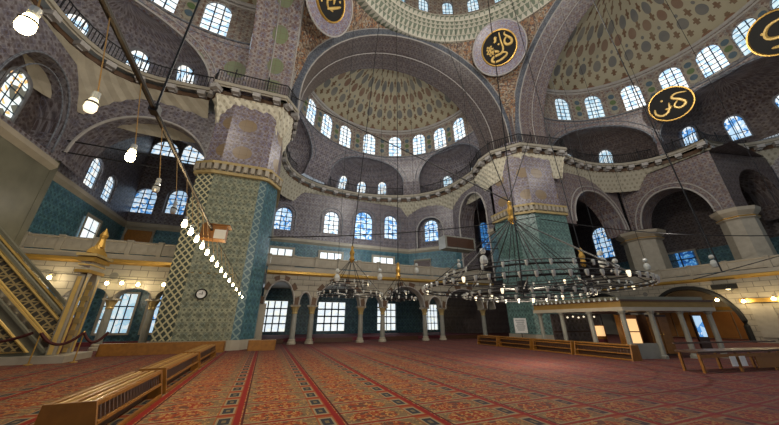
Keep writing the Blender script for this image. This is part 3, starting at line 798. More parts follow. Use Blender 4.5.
for y0, y1 in ((9, 16.4), (18, 25)): b.quad([(45.8, y0, 6.2), (45.8, y1, 6.2), (45.8, y1, 9.4), (45.8, y0, 9.4)])
struct(b, 'trim_right_tile_dado', 't_teal')
# the vault over the corner bays
b = B(); b.quad([(21.6, 17.9, 19), (46, 17.9, 19), (46, 34.6, 19), (21.6, 34.6, 19)]); struct(b, 'ceiling_right_corner', 't_brown')
b = B(); b.quad([(38, 8, 17.3), (46, 8, 17.3), (46, 18, 17.3), (38, 18, 17.3)]); struct(b, 'ceiling_right_gallery', 't_brown')
b = B(); b.grid(lambda u, v: (-14.4 + 13.6 * u, 22.4 + 12.4 * v, 21.5 + 1.5 * sin(pi * u)), 8, 4); struct(b, 'ceiling_left_corner', 't_cream')

# ------------------------------------------------------------------ GALLERIES (floor slab, gilded edge, parapet, arcade)
def gallery_edge(tag_, P0, P1, z, label, n_slab):
    fm = line_map(P0, P1); L = fm.L
    b = B()
    pr_ = [(0.05, z - .55), (-.18, z - .42), (-.18, z - .25), (0.0, z - .2)]
    for (d0, a), (d1, c) in zip(pr_, pr_[1:]): b.quad([fm(0, a, d0), fm(L, a, d0), fm(L, c, d1), fm(0, c, d1)])
    t = struct(b, 'trim_%s_gallery_gilding' % tag_, 'gold')
    b = B(); b.quad([fm(0, z - .2, -.06), fm(L, z - .2, -.06), fm(L, z + .1, -.06), fm(0, z + .1, -.06)]); b.build('marble_course', 'marble', t)
    # parapet: one carved slab per bay between small piers
    r = thing('gallery_parapet', label, 'parapet', fm(L / 2, z + .1, 0)); o = Vector(r.location)
    w_ = L / n_slab
    ang = atan2(P1[1] - P0[1], P1[0] - P0[0])
    for i in range(n_slab):
        c = Vector(fm(w_ * (i + .5), z + .5, 0)) - o
        s_ = B(); s_.box((0, 0, 0), (w_ - .26, .1, .66))
        for k in range(3): s_.box((-w_ * .28 + k * w_ * .28, -.04, 0), (w_ * .2, .08, .44))
        sl = s_.build('carved_slab', 'stone', r); sl.location = c; sl.rotation_euler = (0, 0, ang)
        c = Vector(fm(w_ * i, z + .52, 0)) - o
        p_ = B(); p_.box((0, 0, 0), (.24, .2, .84)); p_.box((0, 0, .47), (.32, .28, .1)); pp = p_.build('post', 'stone', r); pp.location = c; pp.rotation_euler = (0, 0, ang)
    B().tube([Vector(fm(0, z + .9, 0)) - o, Vector(fm(L, z + .9, 0)) - o], .09, 5).build('coping', 'marble', r)
    return fm
def ashlar(name, fm, s0, s1, z0, z1, ops, mat='ashlar', th=.9):
    b = B(); wall(b, fm, s0, s1, z0, z1, ops, 1.2, 100, th); return struct(b, name, mat)
def column(x, y, h, r, label, group):
    t = thing('marble_column', label, 'column', (x, y, 0), 0, group)
    B().lathe([(r * 1.6, 0), (r * 1.6, .14), (r * 1.25, .2), (r * 1.3, .3), (r * 1.02, .36)], 12).build('base', 'marble', t)
    B().lathe([(r, .36), (r * 1.03, h * .4), (r * .9, h - .62)], 12).build('shaft', 'canopy_m', t, True)
    B().lathe([(r * .98, h - .64), (r * 1.12, h - .56), (r * .95, h - .5), (r * 1.3, h - .3), (r * 1.7, h - .12)], 8).build('capital', 'goldm', t)
    B().box((0, 0, h - .06), (r * 3.5, r * 3.5, .12)).build('abacus', 'marble', t)
    return t
# far gallery: front at y 23.3, floor and deep hall behind
GY = 23.3
fmG = line_map((-.4, GY), (21.2, GY))
# columns/arches measured along the far arcade
ops = [(x + .4, hw) for x, hw in ((.75, 1.05), (2.6, .45), (5.25, 1.8), (8.22, .78), (11.25, 1.85), (14.2, .7), (17.5, 2.2), (20.65, .5))]
ops = [(c, hw, 0, 2.75 if hw > 1 else 2.75, (1.75 if hw > 1 else .95)) for c, hw in ops]
wl = ashlar('wall_far_arcade', fmG, 0, 21.6, 2.75, ZG - .5, [(c, hw, 2.7, zp, ri) for c, hw, z_, zp, ri in ops])
for c, hw, z_, zp, ri in ops:
    B().tube([fmG(c + hw * cos(pi * i / 20), zp + arch_h(cos(pi * i / 20), ri), -.03) for i in range(21)], .06, 4).build('arch_moulding', 'mol', wl)
    if hw > 1:   # voussoirs, alternating red and cream
        n_ = 11
        for k in range(n_):
            if k % 2: continue
            a0, a1 = pi * k / n_, pi * (k + 1) / n_
            v_ = B(); P4 = [fmG(c + (hw + e) * cos(a), zp + arch_h(cos(a), ri + e), -.05) for e, a in ((.05, a0), (.05, a1), (.4, a1), (.4, a0))]
            v_.quad(P4); v_.build('voussoir', 'brownst', wl)
posx = []
for (c, hw, *_), (c2, hw2, *_) in zip(ops, ops[1:]): posx.append(-.4 + (c + hw + c2 - hw2) / 2)
CO = ['first', 'second', 'third', 'fourth', 'fifth', 'sixth', 'seventh', 'eighth']
for i, x in enumerate(posx): column(x, GY + .45, 2.75, .2, CO[i] + ' grey marble column from the left pier in the far arcade', 'columns of the far arcade')
b = B(); b.box((-.35, GY + .4, 1.4), (.5, .9, 2.8)); struct(b, 'wall_far_arcade_jamb', 'marble')
gallery_edge('far', (-.4, GY), (21.2, GY), ZG, 'long carved stone parapet of the far gallery with gilded edge below', 12)
b = B(); b.box((10.4, 29.1, ZG - .32), (22, 11.4, .3)); struct(b, 'ceiling_under_far_gallery', 'marble')
# hall behind the arcade
WB = 34.4
fm = line_map((-14.4, WB), (22, WB))
wops = [(c + 14.4, hw, .5, 3.7, .02) for c, hw in ((.7, 1.35), (7.0, 1.6), (13.9, 1.25), (20.3, 1.0))]
b = B(); wall(b, fm, 0, 36.4, 0, ZG - .4, [(c, hw, .5, 3.7, .02) for c, hw, *_ in wops], 2, 100, .4); s_ = struct(b, 'wall_far_ground', 't_teal')
for c, hw, *_ in wops: window(fm, c, .55, hw * 2 - .05, 3.1, .25, 'g_day', (3, 3), .15, 'stone', True)
b = B(); b.box((4, WB - 3.8, .12), (36, 7.4, .24)); struct(b, 'floor_rear_platform', 'cloth_r')
for x, w_, q_ in ((-.1, 1.6, 'leftmost'), (4.35, 3.8, 'second'), (10.35, 3.9, 'third'), (16.6, 4.6, 'rightmost')):
    t = thing('low_barrier', 'low dark wooden barrier in the %s wide arch of the far arcade' % q_, 'barrier', (x + .9, GY + 1.0, 0), 0, 'low barriers of the far arcade')
    B().box((0, 0, .33), (w_ * .8, .08, .06)).build('top_rail', 'wood_d', t); B().box((0, 0, .17), (w_ * .8, .05, .26)).build('panel', 'wood_d', t)
# left gallery
GL = 22.7
fmL = line_map((-13.7, GL), (-5.5, GL))
ops = [(1.3, 1.15), (3.7, 1.0), (5.9, .95), (7.6, .55)]
wl = ashlar('wall_left_arcade', fmL, 0, 8.2, 2.9, ZG - .55, [(c, hw, 2.85, 2.9, .6) for c, hw in ops])
for x, q_ in ((-11.3, 'column hidden behind the pulpit stair'), (-8.9, 'column just right of the pulpit gate'), (-6.8, 'column midway between pulpit gate and left pier'), (-5.9, 'column nearest the lattice edge of the left pier')): column(x, GL + .45, 2.9, .2, 'grey marble ' + q_ + ' in the left arcade', 'columns of the left arcade')
gallery_edge('left', (-13.7, GL), (-5.5, GL), ZG, 'carved stone parapet of the left gallery above the pulpit gate', 5)
b = B(); b.box((-9.6, 28.6, ZG - .32), (9.2, 11.4, .3)); struct(b, 'ceiling_under_left_gallery', 'marble')
fmB = line_map((-14.4, 27.8), (-5.2, 27.8)); b = B(); wall(b, fmB, 0, 9.2, 0, ZG - .4, [], 2); struct(b, 'wall_left_ground', 't_teal')
for c, w_ in ((1.3, 1.3), (3.7, 1.8), (6.2, 1.5)): window(fmB, c + .6, .8, w_, 2.7, -.1, 'g_pale' if w_ > 1.6 else 'g_blue', (3, 2), .15, 'stone', True)
# right gallery
GX = 36.3
fmR = line_map((GX, 25.5), (GX, -3)); 
ops = [(10.9, 3.1), (3.2, 2.6)]
wl = ashlar('wall_right_arcade', fmR, 0, 28.5, 0, ZG - .5, [(c, hw, 0, 1.2, 3.3) for c, hw in ops])
for c, hw in ops: B().tube([fmR(c + hw, 0, -.05)] + [fmR(c + hw * cos(pi * i / 24), 1.2 + arch_h(cos(pi * i / 24), 3.3), -.05) for i in range(25)] + [fmR(c - hw, 0, -.05)], .2, 5).build('black_arch_band', 'black', wl)
for i in range(9):
    pb = B(); yy = 11.0 - 1.5 * i; pb.box((GX - .04, yy - .7, 1.55), (.1, 1.2, 2.3)); pb.build('panel', 'stone', wl)
B().box((GX - .1, 4.2, 3.15), (.22, 14.2, .32)).build('gilded_course', 'gold', wl)
gallery_edge('right', (GX, 25.5), (GX, -3), ZG, 'long carved stone parapet of the right gallery with gilded edge below', 12)
b = B(); b.box((41.2, 11, ZG - .32), (9.6, 29, .3)); struct(b, 'ceiling_under_right_gallery', 'marble')
b = B(); b.quad([(41.5, -3, 0), (41.5, 26, 0), (41.5, 26, 5.2), (41.5, -3, 5.2)]); s_ = struct(b, 'wall_right_ground', 'marble')
for i in range(8):
    y0 = 8.4 + i * 1.55; d = B(); d.box((41.42, y0, 1.25), (.12, 1.45, 2.4)); d.build('panel', 'doorw', s_)
g = B(); g.box((41.4, 10, 2.75), (.2, 24, .3)); g.build('gilded_course', 'gold', s_)
# big pillars standing on the right gallery
for x, y, r_, lb in ((38.6, 17.6, 1.75, 'broad pale marble pillar between the two dark right-hand arches'), (38.2, 9.9, 1.2, 'pale marble pillar on the right gallery nearest the picture edge')):
    t = thing('gallery_pillar', lb, 'pillar', (x, y, ZG))
    B().lathe([(r_, 0), (r_ * .97, 4.5)], 8, a0=pi / 8, a1=2 * pi + pi / 8).build('shaft', 'stone', t)
    B().lathe([(r_ * .97, 4.5), (r_ * 1.12, 4.6), (r_ * 1.0, 4.85), (r_ * 1.25, 5.2), (r_ * 1.3, 5.5)], 8, a0=pi / 8, a1=2 * pi + pi / 8).build('capital', 'marble', t)
    B().lathe([(r_ * 1.05, 4.62), (r_ * 1.14, 4.72), (r_ * 1.05, 4.8)], 8, a0=pi / 8, a1=2 * pi + pi / 8).build('gilded_ring', 'gold', t)

# ------------------------------------------------------------------ ROUNDELS (calligraphy)
def roundel(label, loc, normal, R, strokes, dots=(), ring=None, blob=False):
    t = thing('calligraphy_roundel', label, 'roundel', loc)
    n = Vector(normal).normalized(); up = Vector((0, 0, 1)); rt = up.cross(n).normalized(); up = n.cross(rt)
    Mx = Matrix((rt, up, n)).transposed().to_4x4(); t.rotation_euler = Mx.to_euler()
    B().lathe([(0, .10), (R * .93, .10), (R * .93, 0)], 36).build('board', 'black', t)
    B().lathe([(R * .90, .08), (R * .92, .2), (R * .97, .22), (R * 1.0, .1), (R, 0)], 36).build('gilded_rim', 'gold', t, True)
    if ring:
        rb = B(); rb.grid(lambda u, v: (R * (1 + (ring - 1) * v) * cos(2 * pi * u), R * (1 + (ring - 1) * v) * sin(2 * pi * u), .03), 40, 1, lambda u, v: (2 * pi * u * R * 1.2, v * R)); rb.build('tile_ring', 'ringtile', t)
        B().tube([(R * ring * cos(2 * pi * i / 40), R * ring * sin(2 * pi * i / 40), .04) for i in range(40)], .08, 5, True).build('outer_moulding', 'mol', t)
    for k, s_ in enumerate(strokes):
        pts = smoothp([(x * R, y * R) for x, y in s_], 2); m = len(pts)
        B().tube([(x, y, .14) for x, y in pts], [R * (.03 + .045 * sin(pi * i / (m - 1))) for i in range(m)], 6).build('gold_letter', 'goldline', t)
    for x, y in dots: B().lathe([(0, .16), (R * .06, .14), (R * .06, .1)], 6, (x * R, y * R, 0)).build('gold_letter', 'goldline', t)
    if blob:
        for k in range(16):
            a = k * 2.4; r_ = .045 * R * sqrt(k); B().lathe([(0, .17), (R * .055, .14), (R * .06, .1)], 6, (-.48 * R + r_ * cos(a) * 1.3, r_ * sin(a) * 1.5, 0)).build('gold_flourish', 'goldline', t)
    return t
def sphere_at(p, ins=1.1):
    c = Vector((10.3, 6.9, 20.6)); n = (c - Vector(p)).normalized(); return tuple(Vector(p) + n * ins), n
ali = [[(.10, .80), (.14, .3), (.24, -.1), (.10, -.34), (-.16, -.36), (-.42, -.42), (-.50, -.60), (-.30, -.72), (.05, -.66), (.42, -.48), (.30, -.30), (.05, -.32)],
       [(.62, .42), (.40, .44), (.30, .22), (.42, .02), (.68, .02), (.74, .22), (.58, .40), (.34, .62), (.42, .74)],
       [(-.05, .55), (-.18, .62), (-.12, .40), (-.30, .34)], [(-.45, -.15), (-.20, -.12), (-.02, -.22)]]
loc, n = sphere_at((20.05, 16.25, 29.95)); roundel('round black and gold calligraphy board on the right pendentive', loc, n, 1.85, ali, [(.0, .2), (-.3, -.25)], 1.48, True)
loc, n = sphere_at((.75, 17.75, 28.55)); roundel('round black and gold calligraphy board on the left pendentive', loc, n, 1.65,
    [[(-.55, .5), (-.62, .1), (-.3, -.2), (0, .1), (-.15, .35), (-.35, .15), (-.1, -.45), (.35, -.3)], [(.62, .3), (.3, -.15), (.0, -.5)], [(.1, .8), (.05, .3), (.2, .0)], [(-.2, .85), (-.1, .55), (.2, .6)]], [(.45, .45), (-.45, -.5)], 1.62)
# two more on the exedra spandrels of the right half dome
for lb, (x, y, z), st in (('round black calligraphy board below the windows of the right half dome', (36.25, 10.2, 22.75), [[(.75, .35), (.3, .5), (.05, .3), (.45, .05), (.62, -.25), (.3, -.45), (.05, -.2), (.3, .05)], [(-.05, .1), (-.15, -.4), (-.5, -.55), (-.75, -.3), (-.7, 0)], [(.0, -.1), (-.1, -.25), (-.3, -.2)]]),
                          ('round black calligraphy board cut off by the right edge', (34.4, 2.0, 22.9), [[(.6, .3), (0, .5), (-.4, .1), (0, -.3), (.5, -.2)], [(-.5, -.4), (-.2, -.6), (.3, -.5)]])):
    n = Vector((RC[0] - x, RC[1] - y, -4.0)); loc = Vector((x, y, z)) + n.normalized() * .9
    roundel(lb, tuple(loc), n, 1.75, st, [(-.3, .35)])

# ------------------------------------------------------------------ BENCHES
def bench(x, y, L, label, group, rz=0, W_=.62, H_=.55, kind='slat'):
    t = thing('low_bench', label, 'bench', (x, y, 0), rz, group)
    # trapezoid section: x from -W/2..W/2, front (+x) splayed; runs along y from 0 to L
    xt0, xt1, xb0, xb1 = -W_ / 2, W_ * .32, -W_ / 2 - .03, W_ / 2 + .03
    for yy in (0, L):
        b = B(); T = .05; y0, y1 = (yy, yy + T) if yy == 0 else (yy - T, yy)
        sec = [(xb0, 0), (xb1, 0), (xt1 + .02, H_), (xt0, H_)]
        b.quad([(a, y0, c) for a, c in sec]); b.quad([(a, y1, c) for a, c in sec])
        for (a, c), (a2, c2) in zip(sec, sec[1:] + sec[:1]): b.quad([(a, y0, c), (a2, y0, c2), (a2, y1, c2), (a, y1, c)])
        b.build('end_panel', 'wood', t)
    n = 5
    for k in range(n):
        xx = xt0 + .05 + (xt1 - xt0 - .07) * k / (n - 1); B().box((xx, L / 2, H_ - .02), (.055, L - .1, .04)).build('slat', 'wood_l' if k % 2 else 'wood', t)
    B().box(((xt0 + xt1) / 2, L / 2, H_ - .10), (xt1 - xt0 - .03, L - .1, .02)).build('shelf', 'wood_d', t)
    def fx(z): return xb1 + (xt1 - xb1) * z / H_
    for z0, z1 in ((.48, .53), (.25, .29), (.02, .07)):
        B().box((fx((z0 + z1) / 2) - .01, L / 2, (z0 + z1) / 2), (.05, L - .1, z1 - z0)).build('front_rail', 'wood', t)
    m = max(6, int(L / .13)); b = B()
    for k in range(m):
        yy = L * (k + .5) / m
        b.quad([(fx(.29) - .01, yy - .02, .29), (fx(.29) - .01, yy + .02, .29), (fx(.48) - .01, yy + .02, .48), (fx(.48) - .01, yy - .02, .48)])
    b.build('grille', 'wood_d', t, kind='stuff')
    b = B(); b.quad([(xt1 - .12, .05, .02), (xt1 - .12, L - .05, .02), (xt1 - .12, L - .05, .5), (xt1 - .12, .05, .5)]); b.build('inner_board', 'wood_d', t)
    b = B(); b.quad([(xb0, 0, 0), (xb0, L, 0), (xt0, L, H_), (xt0, 0, H_)]); b.build('back_board', 'wood', t)
    return t
G1 = 'slatted reading benches in a row along the left of the carpet'
bench(-2.27, 5.85, 2.9, 'long slatted wooden bench nearest the camera at lower left', G1, W_=.66)
bench(-2.27, 9.1, 3.8, 'slatted wooden bench, second from the camera in the left row', G1)
bench(-2.3, 13.3, 3.8, 'slatted wooden bench, third in the left row and nearest the pier', G1)
G2 = 'wooden benches against the foot of the left pier'
bench(-1.9, 19.5, 5.4, 'long brown bench against the foot of the left pier', G2, pi / 2, .55, .55)
bench(.75, 19.7, 1.5, 'short brown bench at the right corner of the left pier', G2, pi / 2 , .5, .55)
G3 = 'wooden benches in a row before the marble platform'
for y0, L, lb in ((8.35, 2.6, 'wooden bench before the platform, nearest of the right row'), (11.1, 2.4, 'wooden bench before the platform, middle of the right row'),
                 (13.7, 2.6, 'wooden bench at the left corner of the marble platform'), (16.5, 2.0, 'farthest wooden bench of the right row, beside the green pier')):
    bench(15.0, y0 + L, L, lb, G3, pi, .6, .62)

# ------------------------------------------------------------------ PLATFORM on posts (right)
t = thing('marble_platform', 'raised marble platform on square posts with gilded frieze right of the green pier', 'platform', (15.5, 8.7, 0))
PX0, PX1, PY0, PY1 = 0, 5.6, -1.5, 4.9      # local extents; front long side faces -x
def lb(c, d, nm, m, rz=0): return B().box(c, d, rz).build(nm, m, t)
corner = [(0, 4.9), (0, 0), (4.6, -1.4), (5.6, 4.9)]
def poly_band(z0, z1, off, nm, mt, cap_=False):
    b = B(); cxx, cyy = 2.5, 2.2; q = []
    for x, y in corner:
        d = Vector((x - cxx, y - cyy)); q.append((x + d.x / d.length * off, y + d.y / d.length * off))
    for (x, y), (x2, y2) in zip(q, q[1:] + q[:1]): 
        L = sqrt((x2 - x) ** 2 + (y2 - y) ** 2); b.quad([(x, y, z0), (x2, y2, z0), (x2, y2, z1), (x, y, z1)], [(0, z0), (L, z0), (L, z1), (0, z1)])
    b.quad([(x, y, z0) for x, y in q])
    if cap_: b.quad([(x, y, z1) for x, y in q])
    return b.build(nm, mt, t)
poly_band(2.05, 2.22, .12, 'marble_edge', 'marble'); poly_band(2.22, 2.48, .06, 'gilded_frieze', 'canopy_gold'); poly_band(2.48, 2.56, .14, 'upper_edge', 'wood_d', True)
poly_band(2.56, 2.72, -.2, 'parapet', 'marble_d', True)
pp = None
for x, y in ((.1, 4.7), (.1, 3.25), (.1, 1.65), (.1, .1), (1.5, -.35), (3.0, -.8), (4.5, -1.25), (5.3, 2), (5.4, 4.6), (2.8, 4.8)):
    if pp is None:
        pp = B().lathe([(.17, 0), (.17, .12), (.115, .16), (.105, 1.9), (.16, 1.98), (.17, 2.06)], 8).build('post', 'canopy_m', t); pp.location = (x, y, 0)
    else: part_copy(pp, t, (x, y, 0))
for x0, y0, x1, y1 in ((.1, .2, 4.4, -1.2),):
    b = B(); L = sqrt((x1 - x0) ** 2 + (y1 - y0) ** 2); b.box(((x0 + x1) / 2 - 1.4, (y0 + y1) / 2 + .42, .32), (1.4, .1, .64), atan2(y1 - y0, x1 - x0)); b.build('low_marble_slab', 'canopy_m', t)
bd = B(); n_ = 18
for i in range(n_ + 1): 
    yy = 4.9 * i / n_; bd.lathe([(0, .0), (.055, .03), (.03, .12), (0, .16)], 5, (-.12, yy, 2.5))
bd.build('finials', 'glassw', t, kind='stuff')
# things inside and behind the platform
t2 = thing('wooden_cabinet', 'dark carved wooden cabinet standing beneath the marble platform', 'cabinet', (18.6, 9.2, 0), radians(-20))
B().box((0, 0, .95), (1.1, .6, 1.9)).build('body', 'wood_d', t2)
for s_ in (-1, 1):
    d = B().box((s_ * .27, -.32, .95), (.5, .04, 1.7)).build('door', 'wood', t2); B().lathe([(.03, 0), (.03, .04)], 6, (s_ * .27 - s_ * .2, -.36, .95)).build('knob', 'gold', d)
t2 = thing('lit_notice_box', 'tall backlit cream cabinet glowing under the platform', 'cabinet', (17.2, 9.6, 0), radians(-25))
B().box((0, 0, .95), (.9, .3, 1.9)).build('body', 'wood', t2); B().box((0, -.17, 1.1), (.72, .04, 1.2)).build('lit_panel', 'lampwarm', t2); B().box((0, -.2, 1.1), (.76, .03, .05)).build('bar', 'wood', t2)
t2 = thing('lit_notice_box', 'small glowing cream panel left of the taller lit cabinet', 'cabinet', (16.8, 10.9, 0), radians(-25))
B().box((0, 0, .7), (.6, .3, 1.4)).build('body', 'wood', t2); B().box((0, -.17, 1.1), (.45, .04, .5)).build('lit_panel', 'lampwarm', t2); B().box((0, -.18, .5), (.5, .04, .4)).build('red_cloth', 'cloth_r', t2)
t2 = thing('stained_glass_screen', 'narrow blue and red lit glass panel under the platform', 'screen', (20.8, 8.3, 0), radians(-25))
B().box((0, 0, 1.1), (.5, .1, 1.6)).build('frame', 'wood_d', t2); B().box((0, -.07, 1.35), (.36, .04, 1.0)).build('glass', 'g_blue', t2)
t2 = thing('wooden_partition', 'dark reddish wooden partition behind the posts of the platform', 'partition', (18.2, 13.0, 0), 0)
B().box((0, 0, 1.0), (4.4, .08, 2.0)).build('panel', 't_brown', t2); B().box((0, -.06, 1.0), (4.4, .06, .08)).build('rail', 'wood_d', t2)
for i in range(6):
    B().lathe([(0, 0), (.05, .03), (.05, .08), (0, .11)], 6, (-1.0 + i * .5, -.2, 1.75 + .05 * (i % 2))).build('small_lamp', 'bulbs', t2)
# long table and rail at right edge
t2 = thing('long_table', 'long dark wooden table with low rail at the right edge', 'table', (13.9, 5.9, 0), radians(-10))
B().box((2.2, 0, .62), (5.2, .7, .06)).build('tabletop', 'wood_d', t2); B().box((2.2, -.33, .5), (5.2, .05, .1)).build('apron', 'wood', t2); B().box((3.4, -.30, .27), (2.4, .04, .36)).build('front_panel', 'doorw', t2); B().box((2.2, .3, .86), (5.2, .05, .05)).build('back_rail', 'wood_d', t2)
for x in (-.3, 1.4, 3.1, 4.7):
    for yy in (-.28, .28): B().box((x, yy, .3), (.07, .07, .6)).build('leg', 'wood', t2)
for k, x in enumerate((1.0, 1.45)):
    o_ = B().box((0, 0, 0), (.26, .02, .3)).build('white_sheet', 'white'); o_.location = (13.9 + cos(radians(-10)) * x + sin(radians(-10)) * .375, 5.9 + sin(radians(-10)) * x - .375, .33); o_.rotation_euler = (0, 0, radians(-10))
    tag(o_, 'white paper sheet hanging on the table front, ' + ('left of the two' if k == 0 else 'right of the two'), 'paper sheet', 'white sheets on the table')
# sign board by the green pier
t2 = thing('notice_board', 'white notice board on a stand before the green pier', 'sign', (19.6, 18.9, 0), radians(-42))
B().box((0, 0, 1.25), (.95, .05, 1.15)).build('board', 'white', t2); B().tube([(0, .03, 0), (0, .03, .7)], .03, 6).build('pole', 'iron', t2); B().box((0, 0, .02), (.5, .4, .04)).build('foot', 'iron', t2)
for k in range(6): B().box((0, -.03, 1.66 - k * .15), (.7 - .1 * (k % 3), .01, .04)).build('text_line', 'lead', t2)
t2 = thing('wall_lamp', 'black spotlight arm projecting beside the dark arch at right', 'lamp', (36.0, 11.6, 4.35)); B().box((0, .2, 0), (.3, 1.5, .4)).build('housing', 'black', t2); B().lathe([(0, -.3), (.15, -.25), (.15, 0)], 8).build('bulb', 'bulbs', t2)

# ------------------------------------------------------------------ MINBAR (stair pulpit, left)
t = thing('pulpit', 'tall gilded marble stair pulpit with pointed gate at the far left', 'pulpit', (-8.1, 18.0, 0))
def mb(b, nm, m): return b.build(nm, m, t)
wy = .5
mb(B().box((-3.6, 0, .13), (8.6, 2.2, .26)), 'base', 'marble')
for s_ in (-1, 1):
    mb(B().box((0, s_ * wy, 1.9), (.30, .22, 3.4)), 'gate_post', 'marble')
    mb(B().box((.19, s_ * wy, 1.9), (.03, .12, 3.2)), 'gilded_strip', 'goldline'); mb(B().box((0, s_ * wy - .16, 1.9), (.14, .03, 3.2)), 'gilded_strip', 'goldline')
    for k in range(6): mb(B().box((0, s_ * (wy - .15), .6 + k * .5), (.3, .1, .22)), 'notch', 'goldm')
fmM = lambda s, z, d=0.: (.2 - d, s, z)
b = B(); wall(b, fmM, -.62, .62, 2.6, 4.3, [(0, .38, 2.6, 2.9, .9)], .5, 100, .4); mb(b, 'gate_arch', 'marble')
for z, h, o_, m in ((3.75, .14, .12, 'gold'), (4.3, .2, .2, 'gold'), (4.5, .12, .34, 'goldm'), (4.05, .06, .06, 'goldline')): mb(B().box((0, 0, z), (.4 + o_, 1.3 + o_, h)), 'gate_cornice', m)
for k in range(7):
    yy = -.6 + .2 * k; hh = .75 - abs(k - 3) * .13
    mb(B().lathe([(.0, 0), (.16, .05), (.13, hh * .5), (.05, hh * .8), (0, hh)], 6, (0, yy, 4.56)), 'crest', 'gold')
mb(B().lathe([(.0, 0), (.2, .1), (.12, .5), (.18, .7), (0, 1.1)], 8, (0, 0, 4.9)), 'finial', 'gold')
mb(B().box((-.1, -.1, 1.0), (.06, .7, 1.5)), 'gate_curtain', 'cloth_r')
# stair flight and side panels rising towards the wall (-x)
SL = 4.15 / 5.4
for s_ in (-1, 1):
    y = s_ * wy; f = B()
    f.quad([(-.2, y, .26), (-4.2, y, .26), (-4.2, y, 4.2), (-.2, y, .26 + .15)]); mb(f, 'side_panel', 'marble_d')
    # parapet following the stairs: dark openwork between gilded rails
    f = B(); n_ = 1

    for o_, r_, m in ((.5, .06, 'goldline'), (1.62, .08, 'marble_d'), (.62, .04, 'goldline'), (1.4, .05, 'goldline'), (.1, .07, 'marble_d')):
        mb(B().tube([(-.2, y - .04 * (s_ == -1), .26 + o_), (-4.9, y - .04, 4.9 + o_)], r_, 5), 'sloping_rail', m)
def pierced():
    k = M('pierced_panel', .6); u, v = k.uv(); a = cell(u + v, .34).ab(); b_ = cell(u - v, .34).ab(); c_ = cell(v, .34).ab()
    f = a.gt(.38).mx(b_.gt(.38)).mx(c_.gt(.42)); return k.col(k.mix(f, (.045, .04, .03), (.33, .25, .11)))
MT['pierced'] = pierced()
for s_ in (-1, 1):
    y = s_ * (wy + .01); f = B()
    f.quad([(-.2, y, .80), (-4.9, y, 5.45), (-4.9, y, 6.35), (-.2, y, 1.7)]); mb(f, 'openwork_parapet', 'pierced')
    f = B(); y2 = s_ * (wy + .03)
    f.quad([(-.9, y2, .45), (-3.7, y2, .45), (-3.7, y2, 3.1)]); mb(f, 'triangular_panel', 'pierced')
    mb(B().tube([(-.75, y2 - .03 * (s_ == -1), .4), (-3.8, y2, .4), (-3.8, y2, 3.4)], .07, 5, True), 'panel_frame', 'goldline')
st_p = None
for k in range(13): mb(B().box((-.35 - k * .36, 0, .4 + k * .33), (.38, .95, .33)), 'step', 'marble')
mb(B().box((-5.2, 0, 2.5), (1.0, 1.1, 4.6)), 'top_stage', 'stone')
# ropes hung before the gate
for k, (a, e, dd) in enumerate((((-11.2, 16.9), (-8.6, 16.8), .35), ((-8.3, 16.7), (-7.1, 17.0), .45), ((-7.1, 17.0), (-6.4, 17.3), .4))):
    t3 = thing('rope_barrier', ('long dark red barrier rope sagging before the stair side', 'dark red barrier rope sagging before the pulpit gate', 'short dark red barrier rope right of the pulpit gate')[k], 'rope', (a[0], a[1], 0), 0, 'barrier ropes round the pulpit')
    B().tube([((e[0] - a[0]) * i / 12, (e[1] - a[1]) * i / 12, 1.15 - dd * 4 * (i / 12) * (1 - i / 12)) for i in range(13)], .06, 6).build('rope', 'rope', t3)
    B().lathe([(.13, 0), (.13, .03), (.025, .05), (.025, 1.12), (.05, 1.16), (0, 1.22)], 8).build('post', 'gold', t3)

# ------------------------------------------------------------------ CLOCK, BOXES
t = thing('wall_clock', 'small round white wall clock on the left pier', 'clock', (-3.75, 20.22, 3.1), 0)
t.rotation_euler = (pi / 2, 0, 0)
B().lathe([(0, .05), (.24, .05)], 20).build('dial', 'white', t); B().lathe([(.24, .0), (.24, .09), (.3, .09), (.31, 0)], 20).build('rim', 'black', t)
B().box((.05, .04, .07), (.03, .18, .01), 0).build('hand', 'black', t); B().box((-.05, .0, .07), (.13, .025, .01), 0).build('hand', 'black', t)
t = thing('painted_band', 'row of small gilt lozenges across the left pier', 'ornament', (-3.6, 20.22, 4.3))
for k in range(7): B().lathe([(0, 0), (.11, .03), (0, .05)], 4, (-1.3 + k * .42, -.02, 0)).build('lozenge', 'goldline', t)
t = thing('hanging_box', 'brown wooden panel box hung in front of the far right arch', 'box', (17.0, 23.0, 8.9))
B().box((0, 0, 0), (3.6, 1.2, 1.3)).build('body', 'canopy_m', t); B().box((0, -.62, 0), (3.2, .04, 1.0)).build('panel', 'wood_d', t)
for s_ in (-.4, .4): B().tube([(1.7, s_, s_), (4.2, s_ * .5 - 1.3, s_)], .05, 5).build('bracket', 'iron', t)
# tie rod with box on it
t = thing('iron_rod', 'thick worn iron rod running overhead from upper left to the pier', 'rod', (-1.6, .5, 3.78))
B().tube([(0, 0, .36), (0, 7.6, 0)], .030, 8).build('rod', 'rodst', t); B().tube([(0, 3.1, .22), (.12, 3.0, 5.5), (.5, 2.8, 16)], .014, 5).build('hanger', 'iron', t)
B().tube([(0, 7.6, 0), (0, 19.7, -.2)], .012, 5).build('wire', 'iron', t)
B().box((0, 3.1, .22), (.09, .12, .1)).build('clamp', 'iron', t)
t = thing('wall_box', 'orange-brown wooden box hanging at the end of the iron rod', 'box', (-1.5, 8.25, 3.74))
B().box((-.06, 0, 0), (.56, .35, .36)).build('body', 'doorw', t); B().box((.1, -.18, -.05), (.26, .02, .24)).build('white_front', 'white', t); B().box((0, 0, .2), (.6, .4, .03)).build('lid', 'wood', t)

